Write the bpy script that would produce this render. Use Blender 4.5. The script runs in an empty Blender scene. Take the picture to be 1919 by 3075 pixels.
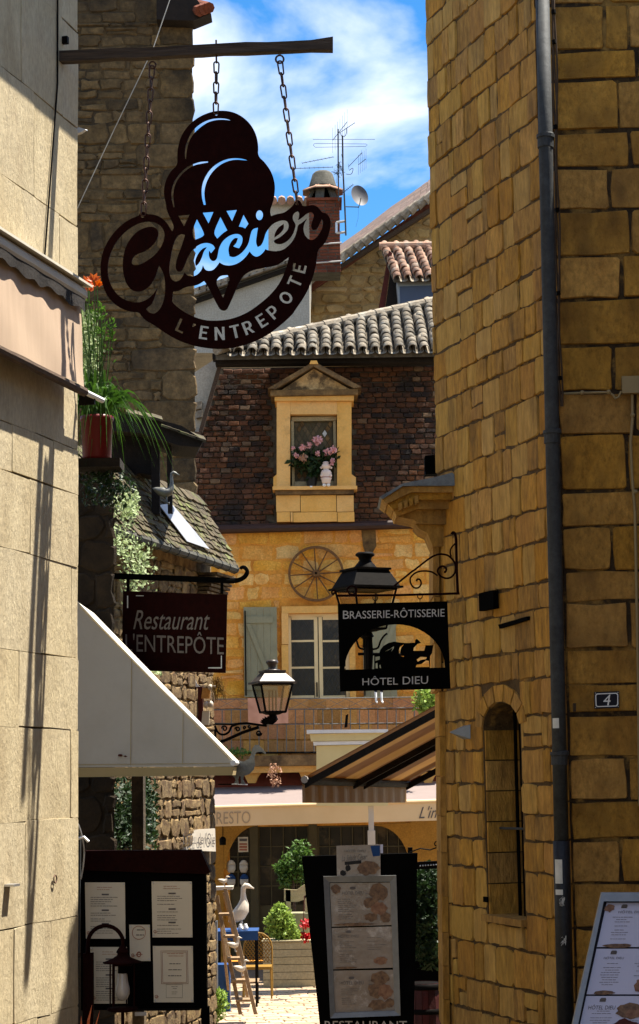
import bpy, math, random
from mathutils import Vector as V, Matrix
from mathutils.geometry import delaunay_2d_cdt
R = random.Random(7)
rad = math.radians
scene = bpy.context.scene
col = scene.collection
# ---------------------------------------------------------------- camera
F, CW, CH = 6000.0, 1919.0, 3075.0
PITCH, ROLL = math.atan(782.5 / F), 0.0159
CAM = V((0, 0, 3.3))
RM = Matrix.Rotation(math.pi / 2 + PITCH, 3, 'X') @ Matrix.Rotation(-ROLL, 3, 'Z')
cd = bpy.data.cameras.new('camera'); cam = bpy.data.objects.new('camera', cd); col.objects.link(cam)
cam.matrix_world = Matrix.Translation(CAM) @ RM.to_4x4()
cd.sensor_fit = 'HORIZONTAL'; cd.sensor_width = 36; cd.lens = 36 * F / CW
cd.clip_start = 0.1; cd.clip_end = 2000
scene.camera = cam
# ---------------------------------------------------------------- sky, sun, exposure
SUN = V((1.155, 0.34, 2.9)).normalized()
sl = bpy.data.lights.new('sun', 'SUN'); sl.energy = 5.0; sl.angle = rad(0.5); sl.color = (1.0, 0.94, 0.83)
so = bpy.data.objects.new('sun', sl); col.objects.link(so); so.location = (6, 10, 25)
so.rotation_euler = SUN.to_track_quat('Z', 'Y').to_euler()
world = bpy.data.worlds.new('World'); scene.world = world; world.use_nodes = True
def build_world():
    nt = world.node_tree; nt.nodes.clear(); N = nt.nodes.new; L = nt.links.new
    out = N('ShaderNodeOutputWorld'); bg = N('ShaderNodeBackground'); bg.inputs[1].default_value = 0.052
    sky = N('ShaderNodeTexSky'); sky.sky_type = 'NISHITA'; sky.sun_disc = False
    sky.sun_elevation = math.asin(SUN.z); sky.sun_rotation = math.atan2(SUN.x, SUN.y)
    sky.altitude = 800; sky.air_density = 1.0; sky.dust_density = 0.2; sky.ozone_density = 2.0
    hs = N('ShaderNodeHueSaturation'); hs.inputs['Saturation'].default_value = 1.38; hs.inputs['Value'].default_value = 1.35
    L(sky.outputs[0], hs.inputs['Color'])
    tc = N('ShaderNodeTexCoord'); mp = N('ShaderNodeMapping'); mp.inputs['Scale'].default_value = (1, 1, 1.8); mp.inputs['Location'].default_value = (2.2, 8.8, 3.1)
    L(tc.outputs['Generated'], mp.inputs[0])
    ns = N('ShaderNodeTexNoise'); ns.inputs['Scale'].default_value = 5.0; ns.inputs['Detail'].default_value = 9; ns.inputs['Roughness'].default_value = 0.52; ns.inputs['Distortion'].default_value = 0.25
    L(mp.outputs[0], ns.inputs['Vector'])
    cr = N('ShaderNodeValToRGB'); cr.color_ramp.elements[0].position = 0.47; cr.color_ramp.elements[1].position = 0.64
    L(ns.outputs['Fac'], cr.inputs[0])
    mx = N('ShaderNodeMix'); mx.data_type = 'RGBA'; mx.inputs['B'].default_value = (10.5, 10.6, 10.8, 1)
    L(cr.outputs[0], mx.inputs['Factor']); L(hs.outputs[0], mx.inputs['A']); L(mx.outputs['Result'], bg.inputs[0])
    L(bg.outputs[0], out.inputs[0])
build_world()
scene.view_settings.view_transform = 'Standard'; scene.view_settings.look = 'None'
scene.view_settings.gamma = 1.0; scene.view_settings.use_curve_mapping = False
scene.view_settings.exposure = 1.62
scene.cycles.max_bounces = 8; scene.cycles.diffuse_bounces = 5; scene.cycles.transparent_max_bounces = 12
# ---------------------------------------------------------------- geometry helpers
def ray(px, py): return RM @ V(((px - 959.5) / F, (1537.5 - py) / F, -1.0))
def at(px, py, Y):
    d = ray(px, py); return CAM + d * (Y / d.y)
def hit(px, py, p0, n):
    d = ray(px, py); return CAM + d * ((p0 - CAM).dot(n) / d.dot(n))
def fr(Y): return lambda a, b: at(a, b, Y)
class MB:
    def __init__(s): s.v = []; s.f = []; s.sm = False
    def add(s, vs, fs):
        o = len(s.v); s.v += [V(p) for p in vs]; s.f += [tuple(i + o for i in q) for q in fs]; return s
    def box(s, x0, x1, y0, y1, z0, z1):
        return s.add([(x, y, z) for z in (z0, z1) for y in (y0, y1) for x in (x0, x1)], [(0,2,3,1),(4,5,7,6),(0,1,5,4),(2,6,7,3),(0,4,6,2),(1,3,7,5)])
    def obox(s, c, a, b, d):
        c, a, b, d = V(c), V(a), V(b), V(d)
        return s.add([c + a*i + b*j + d*k for k in (-1,1) for j in (-1,1) for i in (-1,1)], [(0,2,3,1),(4,5,7,6),(0,1,5,4),(2,6,7,3),(0,4,6,2),(1,3,7,5)])
    def prism(s, pts, off):
        n = len(pts); off = V(off); pts = [V(p) for p in pts]
        return s.add(pts + [p + off for p in pts], [tuple(range(n)), tuple(range(2*n-1, n-1, -1))] + [(i, i+n, (i+1) % n + n, (i+1) % n) for i in range(n)])
    def quad(s, a, b, c, d): return s.add([a, b, c, d], [(0,1,2,3)])
    def plate(s, loops, mf, off):
        pts, ed = [], []
        for lp in loops:
            o = len(pts); n = len(lp); pts += [V((p[0], p[1])) for p in lp]; ed += [(o+i, o+(i+1) % n) for i in range(n)]
        vo, eo, fo, *_ = delaunay_2d_cdt(pts, ed, [], 1, 1e-4)
        def inside(x, y):
            c = False
            for lp in loops:
                n = len(lp)
                for i in range(n):
                    (x0, y0), (x1, y1) = lp[i], lp[(i+1) % n]
                    if (y0 > y) != (y1 > y) and x < (x1-x0)*(y-y0)/(y1-y0) + x0: c = not c
            return c
        fs = [f for f in fo if inside(sum(vo[i].x for i in f)/len(f), sum(vo[i].y for i in f)/len(f))]
        fv = [mf(p.x, p.y) for p in vo]; off = V(off); n = len(fv)
        s.add(fv + [p + off for p in fv], fs + [tuple(i+n for i in reversed(f)) for f in fs])
        for lp in loops:
            m = len(lp); a = [mf(*p) for p in lp]
            s.add(a + [p + off for p in a], [(i, i+m, (i+1) % m + m, (i+1) % m) for i in range(m)])
        return s
    def tube(s, pts, r, n=6, closed=False):
        pts = [V(p) for p in pts]; m = len(pts); rs = r if isinstance(r, (list, tuple)) else [r]*m
        up = None; vs = []
        for i, p in enumerate(pts):
            a = pts[(i-1) % m] if (closed or i > 0) else p; b = pts[(i+1) % m] if (closed or i < m-1) else p
            t = (b - a).normalized() if (b - a).length > 1e-9 else V((0,0,1))
            if up is None: up = t.orthogonal().normalized()
            up = (up - t*up.dot(t)); up = up.normalized() if up.length > 1e-6 else t.orthogonal().normalized()
            w = t.cross(up)
            vs += [p + (up*math.cos(2*math.pi*k/n) + w*math.sin(2*math.pi*k/n))*rs[i] for k in range(n)]
        fs = [(i*n+k, i*n+(k+1) % n, ((i+1) % m)*n+(k+1) % n, ((i+1) % m)*n+k) for i in range(m if closed else m-1) for k in range(n)]
        if not closed: fs += [tuple(range(n-1, -1, -1)), tuple((m-1)*n+k for k in range(n))]
        return s.add(vs, fs)
    def lathe(s, prof, c, n=14, sx=1.0, sy=1.0):
        c = V(c); vs = [c + V((r*math.cos(2*math.pi*k/n)*sx, r*math.sin(2*math.pi*k/n)*sy, z)) for r, z in prof for k in range(n)]
        m = len(prof)
        fs = [(i*n+k, i*n+(k+1) % n, (i+1)*n+(k+1) % n, (i+1)*n+k) for i in range(m-1) for k in range(n)]
        fs += [tuple(range(n-1, -1, -1)), tuple((m-1)*n+k for k in range(n))]
        return s.add(vs, fs)
    def ball(s, c, rx, ry=None, rz=None, n=8):
        ry = rx if ry is None else ry; rz = rx if rz is None else rz
        return s.lathe([(max(.02, math.sin(math.pi*i/n))*rx, -math.cos(math.pi*i/n)*rz) for i in range(n+1)], c, 10, 1, ry/rx)
    def frust(s, c, z0, r0, z1, r1, n=4, rot=0.0):
        c = V(c); vs = [c + V((math.cos(rot+2*math.pi*k/n)*r, math.sin(rot+2*math.pi*k/n)*r, z)) for r, z in ((r0, z0), (r1, z1)) for k in range(n)]
        return s.add(vs, [(k, (k+1) % n, (k+1) % n+n, k+n) for k in range(n)] + [tuple(range(n-1, -1, -1)), tuple(range(n, 2*n))])
    def leaf(s, p, d, n, L, w):
        d = V(d).normalized(); sd = d.cross(V(n)); sd = sd.normalized() if sd.length > 1e-6 else d.orthogonal().normalized()
        p = V(p); nn = sd.cross(d)
        return s.add([p, p + d*L*.5 + sd*w*.5 + nn*L*.08, p + d*L, p + d*L*.5 - sd*w*.5 + nn*L*.08], [(0,1,2),(0,2,3)])
    def blade(s, pts, w, side):
        m = len(pts); side = V(side); vs = []
        for i, p in enumerate(pts):
            k = w * (1 - (i/(m-1))**2 * .95) * .5; vs += [V(p) - side*k, V(p) + side*k]
        return s.add(vs, [(2*i, 2*i+1, 2*i+3, 2*i+2) for i in range(m-1)])
    def build(s, name, mat, parent=None, smooth=False):
        me = bpy.data.meshes.new(name); me.from_pydata([tuple(p) for p in s.v], [], s.f); me.materials.append(mat)
        if smooth: me.polygons.foreach_set('use_smooth', [True]*len(me.polygons))
        me.update(); return link(name, me, parent)
# an Empty carries a location; meshes hold world coordinates, so a child of a mesh child needs no further inverse
def link_child(o, parent):
    o.parent = parent
    o.matrix_parent_inverse = Matrix.Identity(4) if parent.type == 'MESH' else Matrix.Translation(-V(parent.location))
def link(name, me, parent=None, mw=None):
    o = bpy.data.objects.new(name, me); col.objects.link(o)
    if mw is not None: o.matrix_basis = mw
    if parent is not None: link_child(o, parent)
    return o
def tag(o, label, cat, group=None, kind=None):
    if label: o['label'] = label
    if cat: o['category'] = cat
    if group: o['group'] = group
    if kind: o['kind'] = kind
    return o
def thing(name, label, cat, loc, group=None):
    o = bpy.data.objects.new(name, None); col.objects.link(o); o.location = V(loc); o.empty_display_size = .1
    return tag(o, label, cat, group)
# ---------------------------------------------------------------- materials
def mat(name, c1, c2=None, scale=8.0, rough=.8, bump=0.0, bscale=60.0, rnd=0.0, metal=0.0, c3=None, s3=1.2, t3=(.5,.68), detail=6, spec=.3, stretch=(1,1,1), hue=0.0, grain=.3, gscale=32.0):
    m = bpy.data.materials.new(name); m.use_nodes = True; nt = m.node_tree; N = nt.nodes.new; L = nt.links.new
    p = nt.nodes['Principled BSDF']; p.inputs['Roughness'].default_value = rough; p.inputs['Metallic'].default_value = metal
    p.inputs['Specular IOR Level'].default_value = spec
    c2 = c2 or tuple(x*.75 for x in c1)
    g = N('ShaderNodeNewGeometry'); mp = N('ShaderNodeMapping'); mp.inputs['Scale'].default_value = stretch; L(g.outputs['Position'], mp.inputs[0])
    oi = N('ShaderNodeObjectInfo')
    ad = N('ShaderNodeVectorMath'); ad.operation = 'MULTIPLY_ADD'; ad.inputs[1].default_value = (1,1,1); L(mp.outputs[0], ad.inputs[0])
    cm = N('ShaderNodeCombineXYZ'); mu = N('ShaderNodeMath'); mu.operation = 'MULTIPLY'; mu.inputs[1].default_value = 17.0 if rnd else 0.0
    L(oi.outputs['Random'], mu.inputs[0]); [L(mu.outputs[0], cm.inputs[i]) for i in range(3)]; L(cm.outputs[0], ad.inputs[2])
    def noise(sc, de=6, ro=.6):
        n = N('ShaderNodeTexNoise'); n.inputs['Scale'].default_value = sc; n.inputs['Detail'].default_value = de; n.inputs['Roughness'].default_value = ro
        L(ad.outputs[0], n.inputs['Vector']); return n
    n1 = noise(scale, detail); cr = N('ShaderNodeValToRGB')
    e = cr.color_ramp.elements; e[0].position = .32; e[1].position = .68; e[0].color = (*c1, 1); e[1].color = (*c2, 1)
    L(n1.outputs['Fac'], cr.inputs[0]); last = cr.outputs[0]
    if c3:
        n3 = noise(s3, 8, .65); r3 = N('ShaderNodeValToRGB'); r3.color_ramp.elements[0].position = t3[0]; r3.color_ramp.elements[1].position = t3[1]
        L(n3.outputs['Fac'], r3.inputs[0]); mx = N('ShaderNodeMix'); mx.data_type = 'RGBA'; mx.inputs['B'].default_value = (*c3, 1)
        L(r3.outputs[0], mx.inputs['Factor']); L(last, mx.inputs['A']); last = mx.outputs['Result']
    if bump and grain:
        ng = noise(gscale, 5, .7); mg = N('ShaderNodeMapRange'); mg.inputs['From Min'].default_value = .3; mg.inputs['From Max'].default_value = .7; mg.inputs['To Min'].default_value = 1-grain; mg.inputs['To Max'].default_value = 1+grain*.7
        L(ng.outputs['Fac'], mg.inputs[0]); cg = N('ShaderNodeCombineColor'); [L(mg.outputs[0], cg.inputs[i]) for i in range(3)]
        mm = N('ShaderNodeMix'); mm.data_type = 'RGBA'; mm.blend_type = 'MULTIPLY'; mm.inputs['Factor'].default_value = 1; L(last, mm.inputs['A']); L(cg.outputs[0], mm.inputs['B']); last = mm.outputs['Result']
    if rnd:
        hs = N('ShaderNodeHueSaturation'); mr = N('ShaderNodeMapRange'); mr.inputs['To Min'].default_value = 1-rnd; mr.inputs['To Max'].default_value = 1+rnd*.8
        L(oi.outputs['Random'], mr.inputs[0]); L(mr.outputs[0], hs.inputs['Value']); L(last, hs.inputs['Color'])
        w2 = N('ShaderNodeTexWhiteNoise'); w2.noise_dimensions = '1D'; L(oi.outputs['Random'], w2.inputs['W'])
        m2 = N('ShaderNodeMapRange'); m2.inputs['To Min'].default_value = .95; m2.inputs['To Max'].default_value = 1.03; L(w2.outputs['Value'], m2.inputs[0]); L(m2.outputs[0], hs.inputs['Saturation'])
        if hue:
            m3 = N('ShaderNodeMapRange'); m3.inputs['To Min'].default_value = .5-hue; m3.inputs['To Max'].default_value = .5+hue; L(w2.outputs['Value'], m3.inputs[0]); L(m3.outputs[0], hs.inputs['Hue'])
        last = hs.outputs[0]
    L(last, p.inputs['Base Color'])
    if bump:
        nb = noise(bscale, 8, .7); bp = N('ShaderNodeBump'); bp.inputs['Strength'].default_value = bump; bp.inputs['Distance'].default_value = .02
        nc = noise(bscale*.2, 4, .6); ma = N('ShaderNodeMath'); ma.operation = 'ADD'; L(nb.outputs['Fac'], ma.inputs[0]); L(nc.outputs['Fac'], ma.inputs[1])
        L(ma.outputs[0], bp.inputs['Height']); L(bp.outputs[0], p.inputs['Normal'])
    return m
def leafmat(name, c1, c2, trans=.4, scale=30):
    m = mat(name, c1, c2, scale, .5, rnd=.1); nt = m.node_tree; p = nt.nodes['Principled BSDF']; N = nt.nodes.new
    tr = N('ShaderNodeBsdfTranslucent'); mx = N('ShaderNodeMixShader'); mx.inputs[0].default_value = trans
    nt.links.new(p.inputs['Base Color'].links[0].from_socket, tr.inputs[0]); nt.links.new(p.outputs[0], mx.inputs[1]); nt.links.new(tr.outputs[0], mx.inputs[2])
    nt.links.new(mx.outputs[0], nt.nodes['Material Output'].inputs[0]); return m
def glassmat(name, tint=(.8,.85,.85), alpha=.25, rough=.05):
    m = bpy.data.materials.new(name); m.use_nodes = True; nt = m.node_tree; N = nt.nodes.new
    gl = N('ShaderNodeBsdfGlossy'); gl.inputs['Roughness'].default_value = rough; gl.inputs['Color'].default_value = (.9,.9,.9,1)
    tr = N('ShaderNodeBsdfTransparent'); tr.inputs[0].default_value = (*tint, 1); mx = N('ShaderNodeMixShader'); mx.inputs[0].default_value = alpha
    nt.links.new(tr.outputs[0], mx.inputs[1]); nt.links.new(gl.outputs[0], mx.inputs[2]); nt.links.new(mx.outputs[0], nt.nodes['Material Output'].inputs[0]); return m
M = {}
M['lime'] = mat('pale_limestone', (.49,.405,.255), (.41,.33,.195), 4, .9, .5, 55, .04, c3=(.30,.225,.125), s3=3.5, t3=(.5,.85), stretch=(1,1,.45), grain=.2, gscale=45)
M['limemortar'] = mat('pale_mortar', (.22,.175,.10), (.12,.09,.05), 12, .95, .3)
M['facpale'] = mat('pale_facade_stone', (.78,.48,.145), (.70,.38,.088), 6, .9, .4, 50, .10, c3=(.62,.28,.05), s3=3, t3=(.5,.7))
M['fac'] = mat('golden_facade_stone', (.74,.35,.06), (.62,.255,.034), 6, .9, .4, 50, .10, c3=(.76,.42,.105), s3=2.0, t3=(.48,.7), hue=.008)
M['facmortar'] = mat('golden_mortar', (.72,.325,.05), (.60,.235,.03), 5, .95, .4, 40, c3=(.44,.16,.022), s3=2.0, t3=(.5,.72))
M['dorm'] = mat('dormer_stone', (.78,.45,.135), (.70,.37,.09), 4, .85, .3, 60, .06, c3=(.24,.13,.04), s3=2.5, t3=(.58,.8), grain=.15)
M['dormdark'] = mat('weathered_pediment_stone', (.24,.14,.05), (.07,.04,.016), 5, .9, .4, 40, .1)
M['tower'] = mat('ochre_tower_stone', (.52,.275,.050), (.39,.192,.031), 9, .9, .9, 60, .19, c3=(.19,.098,.022), s3=5, t3=(.52,.74), stretch=(1,1,.3), grain=.42)
M['tower2'] = mat('pale_tower_stone', (.56,.325,.072), (.43,.235,.044), 9, .9, .9, 60, .10, c3=(.21,.115,.028), s3=5, t3=(.54,.74), stretch=(1,1,.25))
M['tower3'] = mat('amber_tower_stone', (.52,.255,.036), (.38,.175,.024), 9, .9, .9, 60, .10, c3=(.17,.083,.018), s3=5, t3=(.54,.74), stretch=(1,1,.3))
M['towermortar'] = mat('brown_mortar', (.12,.07,.025), (.065,.038,.014), 14, .95, .8, 50, c3=(.33,.18,.04), s3=5, t3=(.56,.68))
M['rwall'] = mat('brown_block_stone', (.53,.28,.05), (.37,.183,.029), 6, .9, .9, 60, .17, c3=(.14,.07,.016), s3=4, t3=(.5,.74), stretch=(1,1,.6), grain=.42)
M['rwmortar'] = mat('dark_joint_mortar', (.05,.03,.012), (.022,.013,.006), 14, .95, .6, 60, c3=(.26,.145,.034), s3=5, t3=(.5,.62))
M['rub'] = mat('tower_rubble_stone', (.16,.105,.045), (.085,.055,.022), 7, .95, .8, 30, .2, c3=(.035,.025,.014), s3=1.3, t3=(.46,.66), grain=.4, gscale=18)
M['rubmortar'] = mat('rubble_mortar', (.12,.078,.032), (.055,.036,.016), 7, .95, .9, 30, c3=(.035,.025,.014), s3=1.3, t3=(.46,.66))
M['dark'] = mat('shadowed_pier_stone', (.034,.021,.009), (.011,.007,.003), 5, .95, .5, 40, .3)  # alley shade is put into this stone colour, hence nearly black
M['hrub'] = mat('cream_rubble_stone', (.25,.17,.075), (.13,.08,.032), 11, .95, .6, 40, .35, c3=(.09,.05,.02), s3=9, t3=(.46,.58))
M['hmort'] = mat('ochre_rubble_mortar', (.33,.235,.11), (.2,.125,.052), 14, .95, .6, 30, c3=(.11,.065,.028), s3=8, t3=(.5,.6))
M['gable'] = mat('gable_rubble_stone', (.40,.265,.105), (.26,.165,.062), 4, .95, .5, 20, .25, c3=(.10,.065,.03), s3=1.5)
M['gablem'] = mat('gable_mortar', (.34,.21,.075), (.22,.13,.05), 5, .95, .5, 30)
M['brick'] = mat('mansard_tile', (.12,.044,.014), (.06,.022,.008), 5, .9, .7, 40, .25, c3=(.018,.011,.008), s3=1.1, t3=(.44,.6))
M['brickpale'] = mat('lichen_tile', (.16,.10,.055), (.09,.05,.025), 9, .9, .4, 40, .3)
M['brickred'] = mat('mansard_top_tile', (.13,.05,.02), (.08,.03,.013), 6, .9, .4, 40, .4)
M['ctile'] = mat('grey_canal_tile', (.27,.225,.165), (.16,.13,.095), 8, .9, .5, 40, .3, c3=(.36,.34,.285), s3=6, t3=(.52,.7))
M['ctilep'] = mat('pink_canal_tile', (.36,.20,.13), (.26,.145,.095), 8, .9, .4, 40, .25, c3=(.32,.27,.21), s3=4)
M['cpan'] = mat('roof_underlay', (.10,.08,.055), (.05,.04,.025), 10, .95, .4)
M['ptile'] = mat('plain_roof_tile', (.17,.11,.085), (.11,.075,.06), 3, .9, .3, 30, .3)
M['chim'] = mat('chimney_brick', (.16,.042,.018), (.10,.027,.012), 5, .9, .4, 40, .3)
M['chimcap'] = mat('mossy_cement', (.10,.095,.08), (.045,.043,.033), 5, .95, .5, 30)
M['render'] = mat('grey_render', (.42,.385,.32), (.35,.32,.26), 2, .95, .15, 60, c3=(.22,.22,.19), s3=1.0, t3=(.58,.75))
M['rust'] = mat('dark_rusted_steel', (.015,.0026,.0017), (.010,.0018,.0012), 12, .8, .08, 90, spec=.04)
M['black'] = mat('black_iron', (.003,.0024,.002), (.006,.0045,.0035), 20, .65, .1, spec=.05)
M['blackpaint'] = mat('black_paint', (.0015,.0014,.0012), (.0022,.002,.0018), 9, .8, spec=.02)
M['chain'] = mat('rusty_chain_steel', (.09,.045,.028), (.05,.022,.014), 60, .5, .2, metal=.6)
M['alumd'] = mat('dull_aluminium', (.20,.20,.195), (.15,.15,.145), 20, .45, metal=.3)
M['timber'] = mat('weathered_timber', (.10,.062,.038), (.05,.03,.019), 14, .85, .5, 60, .15, stretch=(1,1,6))
M['timberx'] = mat('weathered_beam', (.075,.05,.032), (.03,.02,.013), 14, .85, .5, 60, .1, stretch=(.2,3,3))
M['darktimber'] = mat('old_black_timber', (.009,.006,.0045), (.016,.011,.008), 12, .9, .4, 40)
M['ladder'] = mat('ladder_wood', (.30,.20,.11), (.18,.115,.06), 12, .8, .3, 60, stretch=(3,3,.4))
M['white'] = mat('white_paint', (.75,.75,.73), (.66,.66,.64), 9, .6)
M['cream'] = mat('cream_canvas', (.56,.52,.43), (.53,.49,.40), 3, .85, .25, 5, grain=0, c3=(.46,.42,.335), s3=1.4, t3=(.45,.75))
M['creambar'] = mat('cream_valance', (.44,.33,.15), (.40,.30,.13), 3, .85)
M['peach'] = mat('peach_canvas', (.46,.335,.235), (.40,.29,.20), 4, .9, .1, 200, stretch=(3,3,.3), grain=.06)
M['alum'] = mat('brushed_aluminium', (.55,.55,.56), (.45,.45,.46), 30, .35, metal=.8, stretch=(1,1,8))
M['greymetal'] = mat('grey_frame_metal', (.27,.29,.31), (.22,.24,.26), 20, .45, metal=.3)
M['zinc'] = mat('zinc_sheet', (.17,.19,.20), (.11,.12,.125), 7, .5, .15, 30, metal=.3)
M['pipe'] = mat('grey_drainpipe', (.05,.053,.054), (.032,.034,.034), 12, .7, .15, 40, metal=.0, spec=.2)
M['pipeb'] = mat('black_cast_iron_pipe', (.010,.011,.012), (.018,.018,.02), 16, .5, .2, 40)
M['sage'] = mat('sage_shutter_paint', (.27,.255,.155), (.23,.215,.13), 5, .75, .1, 60, grain=.07)
M['creamwood'] = mat('cream_window_paint', (.76,.59,.31), (.68,.52,.26), 6, .65)
M['olive'] = mat('olive_door_paint', (.085,.065,.026), (.06,.045,.018), 6, .6)
M['oldwood'] = mat('old_wheel_wood', (.19,.095,.032), (.11,.05,.017), 20, .85, .4, 70)
M['rbrown'] = mat('red_brown_beam', (.10,.018,.010), (.06,.011,.007), 8, .8, .2, 60)
M['glassdark'] = mat('dark_window_glass', (.010,.008,.005), (.03,.022,.012), 4, .2, spec=.3, c3=(.10,.07,.035), s3=2.2, t3=(.54,.66))  # third colour paints paler reflection patches into the glass
M['glass'] = glassmat('clear_pane', (.85,.86,.84), .12)
M['lampglass'] = mat('frosted_lamp_glass', (.52,.50,.43), (.46,.44,.37), 5, .25, spec=.5)
M['milk'] = mat('milky_lamp_chimney', (.42,.38,.34), (.36,.32,.28), 6, .2, spec=.5)
M['ochre'] = mat('ochre_plaster', (.46,.215,.03), (.36,.165,.022), 3, .9, .2, 50)
M['terra'] = mat('terracotta_panel', (.52,.25,.085), (.44,.19,.055), 5, .9, .2, 50, .25, hue=.012)
M['awncream'] = mat('peach_awning_fabric', (.72,.52,.29), (.68,.48,.26), 3, .85)
M['awnlav'] = mat('awning_top_fabric', (.20,.155,.14), (.18,.14,.125), 3, .85)
M['ink'] = mat('carved_letter_brown', (.46,.33,.2), None, 4, .8)
M['inkblack'] = mat('print_black', (.02,.018,.016), None, 4, .8)
M['inkgrey'] = mat('print_grey', (.12,.10,.09), None, 4, .8)
M['inkred'] = mat('print_red', (.36,.11,.06), None, 4, .8)
M['paper'] = mat('menu_paper', (.60,.52,.38), (.55,.47,.34), 3, .6)
M['paperw'] = mat('white_menu_paper', (.50,.49,.61), (.45,.44,.55), 3, .35, spec=.5)
M['paperd'] = mat('mauve_menu_paper', (.27,.21,.165), (.17,.122,.09), 7, .16, .12, 8, spec=.6, c3=(.42,.36,.31), s3=10, t3=(.56,.7), grain=0)
M['food1'] = mat('food_print_brown', (.07,.03,.014), (.22,.12,.055), 45, .4)
M['food2'] = mat('food_print_red', (.14,.055,.025), (.28,.14,.07), 45, .4)
M['awnbrown'] = leafmat('brown_awning_fabric', (.34,.185,.06), (.27,.14,.045), .4, 6)
M['awnstripe'] = leafmat('striped_awning_fabric', (.55,.38,.18), (.48,.32,.15), .45, 6)
M['pot'] = mat('red_plastic_pot', (.15,.006,.005), (.11,.0045,.004), 4, .45)
M['potblack'] = mat('black_plastic_pot', (.008,.008,.008), None, 4, .5)
M['grass'] = leafmat('daylily_leaf', (.085,.19,.02), (.035,.10,.012), .35)
M['leaf'] = leafmat('shrub_leaf', (.10,.20,.025), (.055,.13,.018), .4)
M['limeleaf'] = leafmat('bright_shrub_leaf', (.30,.40,.06), (.16,.27,.03), .4)
M['darkleaf'] = leafmat('dark_ivy_leaf', (.012,.03,.007), (.02,.045,.009), .25)
M['vine'] = leafmat('pale_vine_leaf', (.40,.46,.24), (.20,.29,.08), .3)
M['pink'] = leafmat('pink_petal', (.80,.46,.44), (.70,.32,.32), .2)
M['peachpetal'] = leafmat('peach_petal', (.50,.28,.16), (.4,.2,.12), .2)
M['orange'] = leafmat('orange_petal', (.75,.16,.01), (.6,.1,.01), .3)
M['red'] = leafmat('red_petal', (.55,.01,.012), (.4,.008,.01), .2)
M['navy'] = mat('navy_enamel', (.010,.009,.016), (.008,.007,.012), 4, .5, spec=.15)
M['blue'] = mat('blue_cloth', (.010,.05,.17), (.008,.04,.13), 6, .8)
M['rattan'] = mat('yellow_rattan', (.24,.13,.016), (.18,.095,.011), 20, .6)
M['goosew'] = mat('white_goose_resin', (.54,.48,.39), (.46,.40,.32), 5, .6)
M['tingrey'] = mat('tin_plate_grey', (.17,.17,.155), (.12,.12,.11), 12, .5, .1, 40, metal=.4)
M['barrel'] = mat('red_barrel_wood', (.07,.007,.005), (.045,.005,.004), 10, .6, .2, 60, .2)
M['slate'] = mat('lauze_slate', (.10,.077,.044), (.042,.032,.017), 14, .95, .6, 40, .35, c3=(.12,.14,.04), s3=3.0, t3=(.5,.68))
M['flash'] = mat('zinc_flashing', (.34,.345,.36), (.28,.285,.30), 6, .5, metal=.3)
M['paver'] = mat('courtyard_paver', (.48,.355,.23), (.38,.27,.165), 7, .9, .3, 50, .18)
M['paverm'] = mat('courtyard_joint', (.22,.15,.09), (.15,.10,.06), 9, .95, .3)
M['street'] = mat('street_paving', (.15,.115,.075), (.10,.08,.05), 5, .9, .3)
M['kiosk'] = mat('cream_yellow_paint', (.66,.55,.27), (.60,.49,.23), 4, .7)
M['planter'] = mat('cream_planter_boards', (.40,.34,.20), (.34,.285,.16), 5, .75, .1, 40, .08)
M['stick'] = mat('white_sticker', (.62,.62,.58), (.5,.5,.46), 20, .6)
M['ceram'] = mat('painted_plaster_figure', (.72,.58,.48), (.66,.5,.4), 9, .5)
M['dishm'] = mat('grey_dish_paint', (.075,.072,.078), (.06,.058,.063), 4, .6)
M['cable'] = mat('brown_cable', (.07,.04,.018), (.04,.022,.01), 30, .7)
M['cond'] = mat('beige_conduit', (.28,.21,.10), (.24,.18,.085), 9, .7)
M['wire'] = mat('pale_wire', (.40,.38,.33), None, 9, .6)
M['bluewin'] = mat('blue_roller_blind', (.045,.065,.11), (.04,.055,.095), 4, .5)
M['salmon'] = mat('pink_cloth_picture', (.62,.33,.22), (.40,.19,.12), 3, .8, detail=2)
M['amber'] = glassmat('amber_leaded_pane', (.30,.21,.07), .15)
# ---------------------------------------------------------------- shared builders
def stone_mesh(mb, mf, u0, u1, v0, v1, w, rng, jit=.008, bev=.012, rc=.18):
    du, dv = u1-u0, v1-v0; r = min(du, dv)*rc*rng.uniform(.5, 1.3); j = lambda: rng.uniform(-jit, jit)
    per = [(u0+r, v0), ((u0+u1)/2, v0), (u1-r, v0), (u1, v0+r), (u1, (v0+v1)/2), (u1, v1-r), (u1-r, v1), ((u0+u1)/2, v1), (u0+r, v1), (u0, v1-r), (u0, (v0+v1)/2), (u0, v0+r)]
    per = [(a+j(), b+j()) for a, b in per]; cu, cv = (u0+u1)/2, (v0+v1)/2
    ku, kv = max(0, 1-2*bev/du), max(0, 1-2*bev/dv); tl, tm = rng.uniform(-.25, .25)*bev, rng.uniform(-.25, .25)*bev
    vs = [mf(a, b, -.004) for a, b in per] + [mf(cu+(a-cu)*ku, cv+(b-cv)*kv, w*(1+.0)+tl*(a-cu)/du+tm*(b-cv)/dv) for a, b in per] + [mf(cu, cv, w+rng.uniform(0, .3)*bev)]
    n = 12
    mb.add(vs, [(i, (i+1) % n, (i+1) % n+n, i+n) for i in range(n)] + [(i+n, (i+1) % n+n, 2*n) for i in range(n)])
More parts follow.
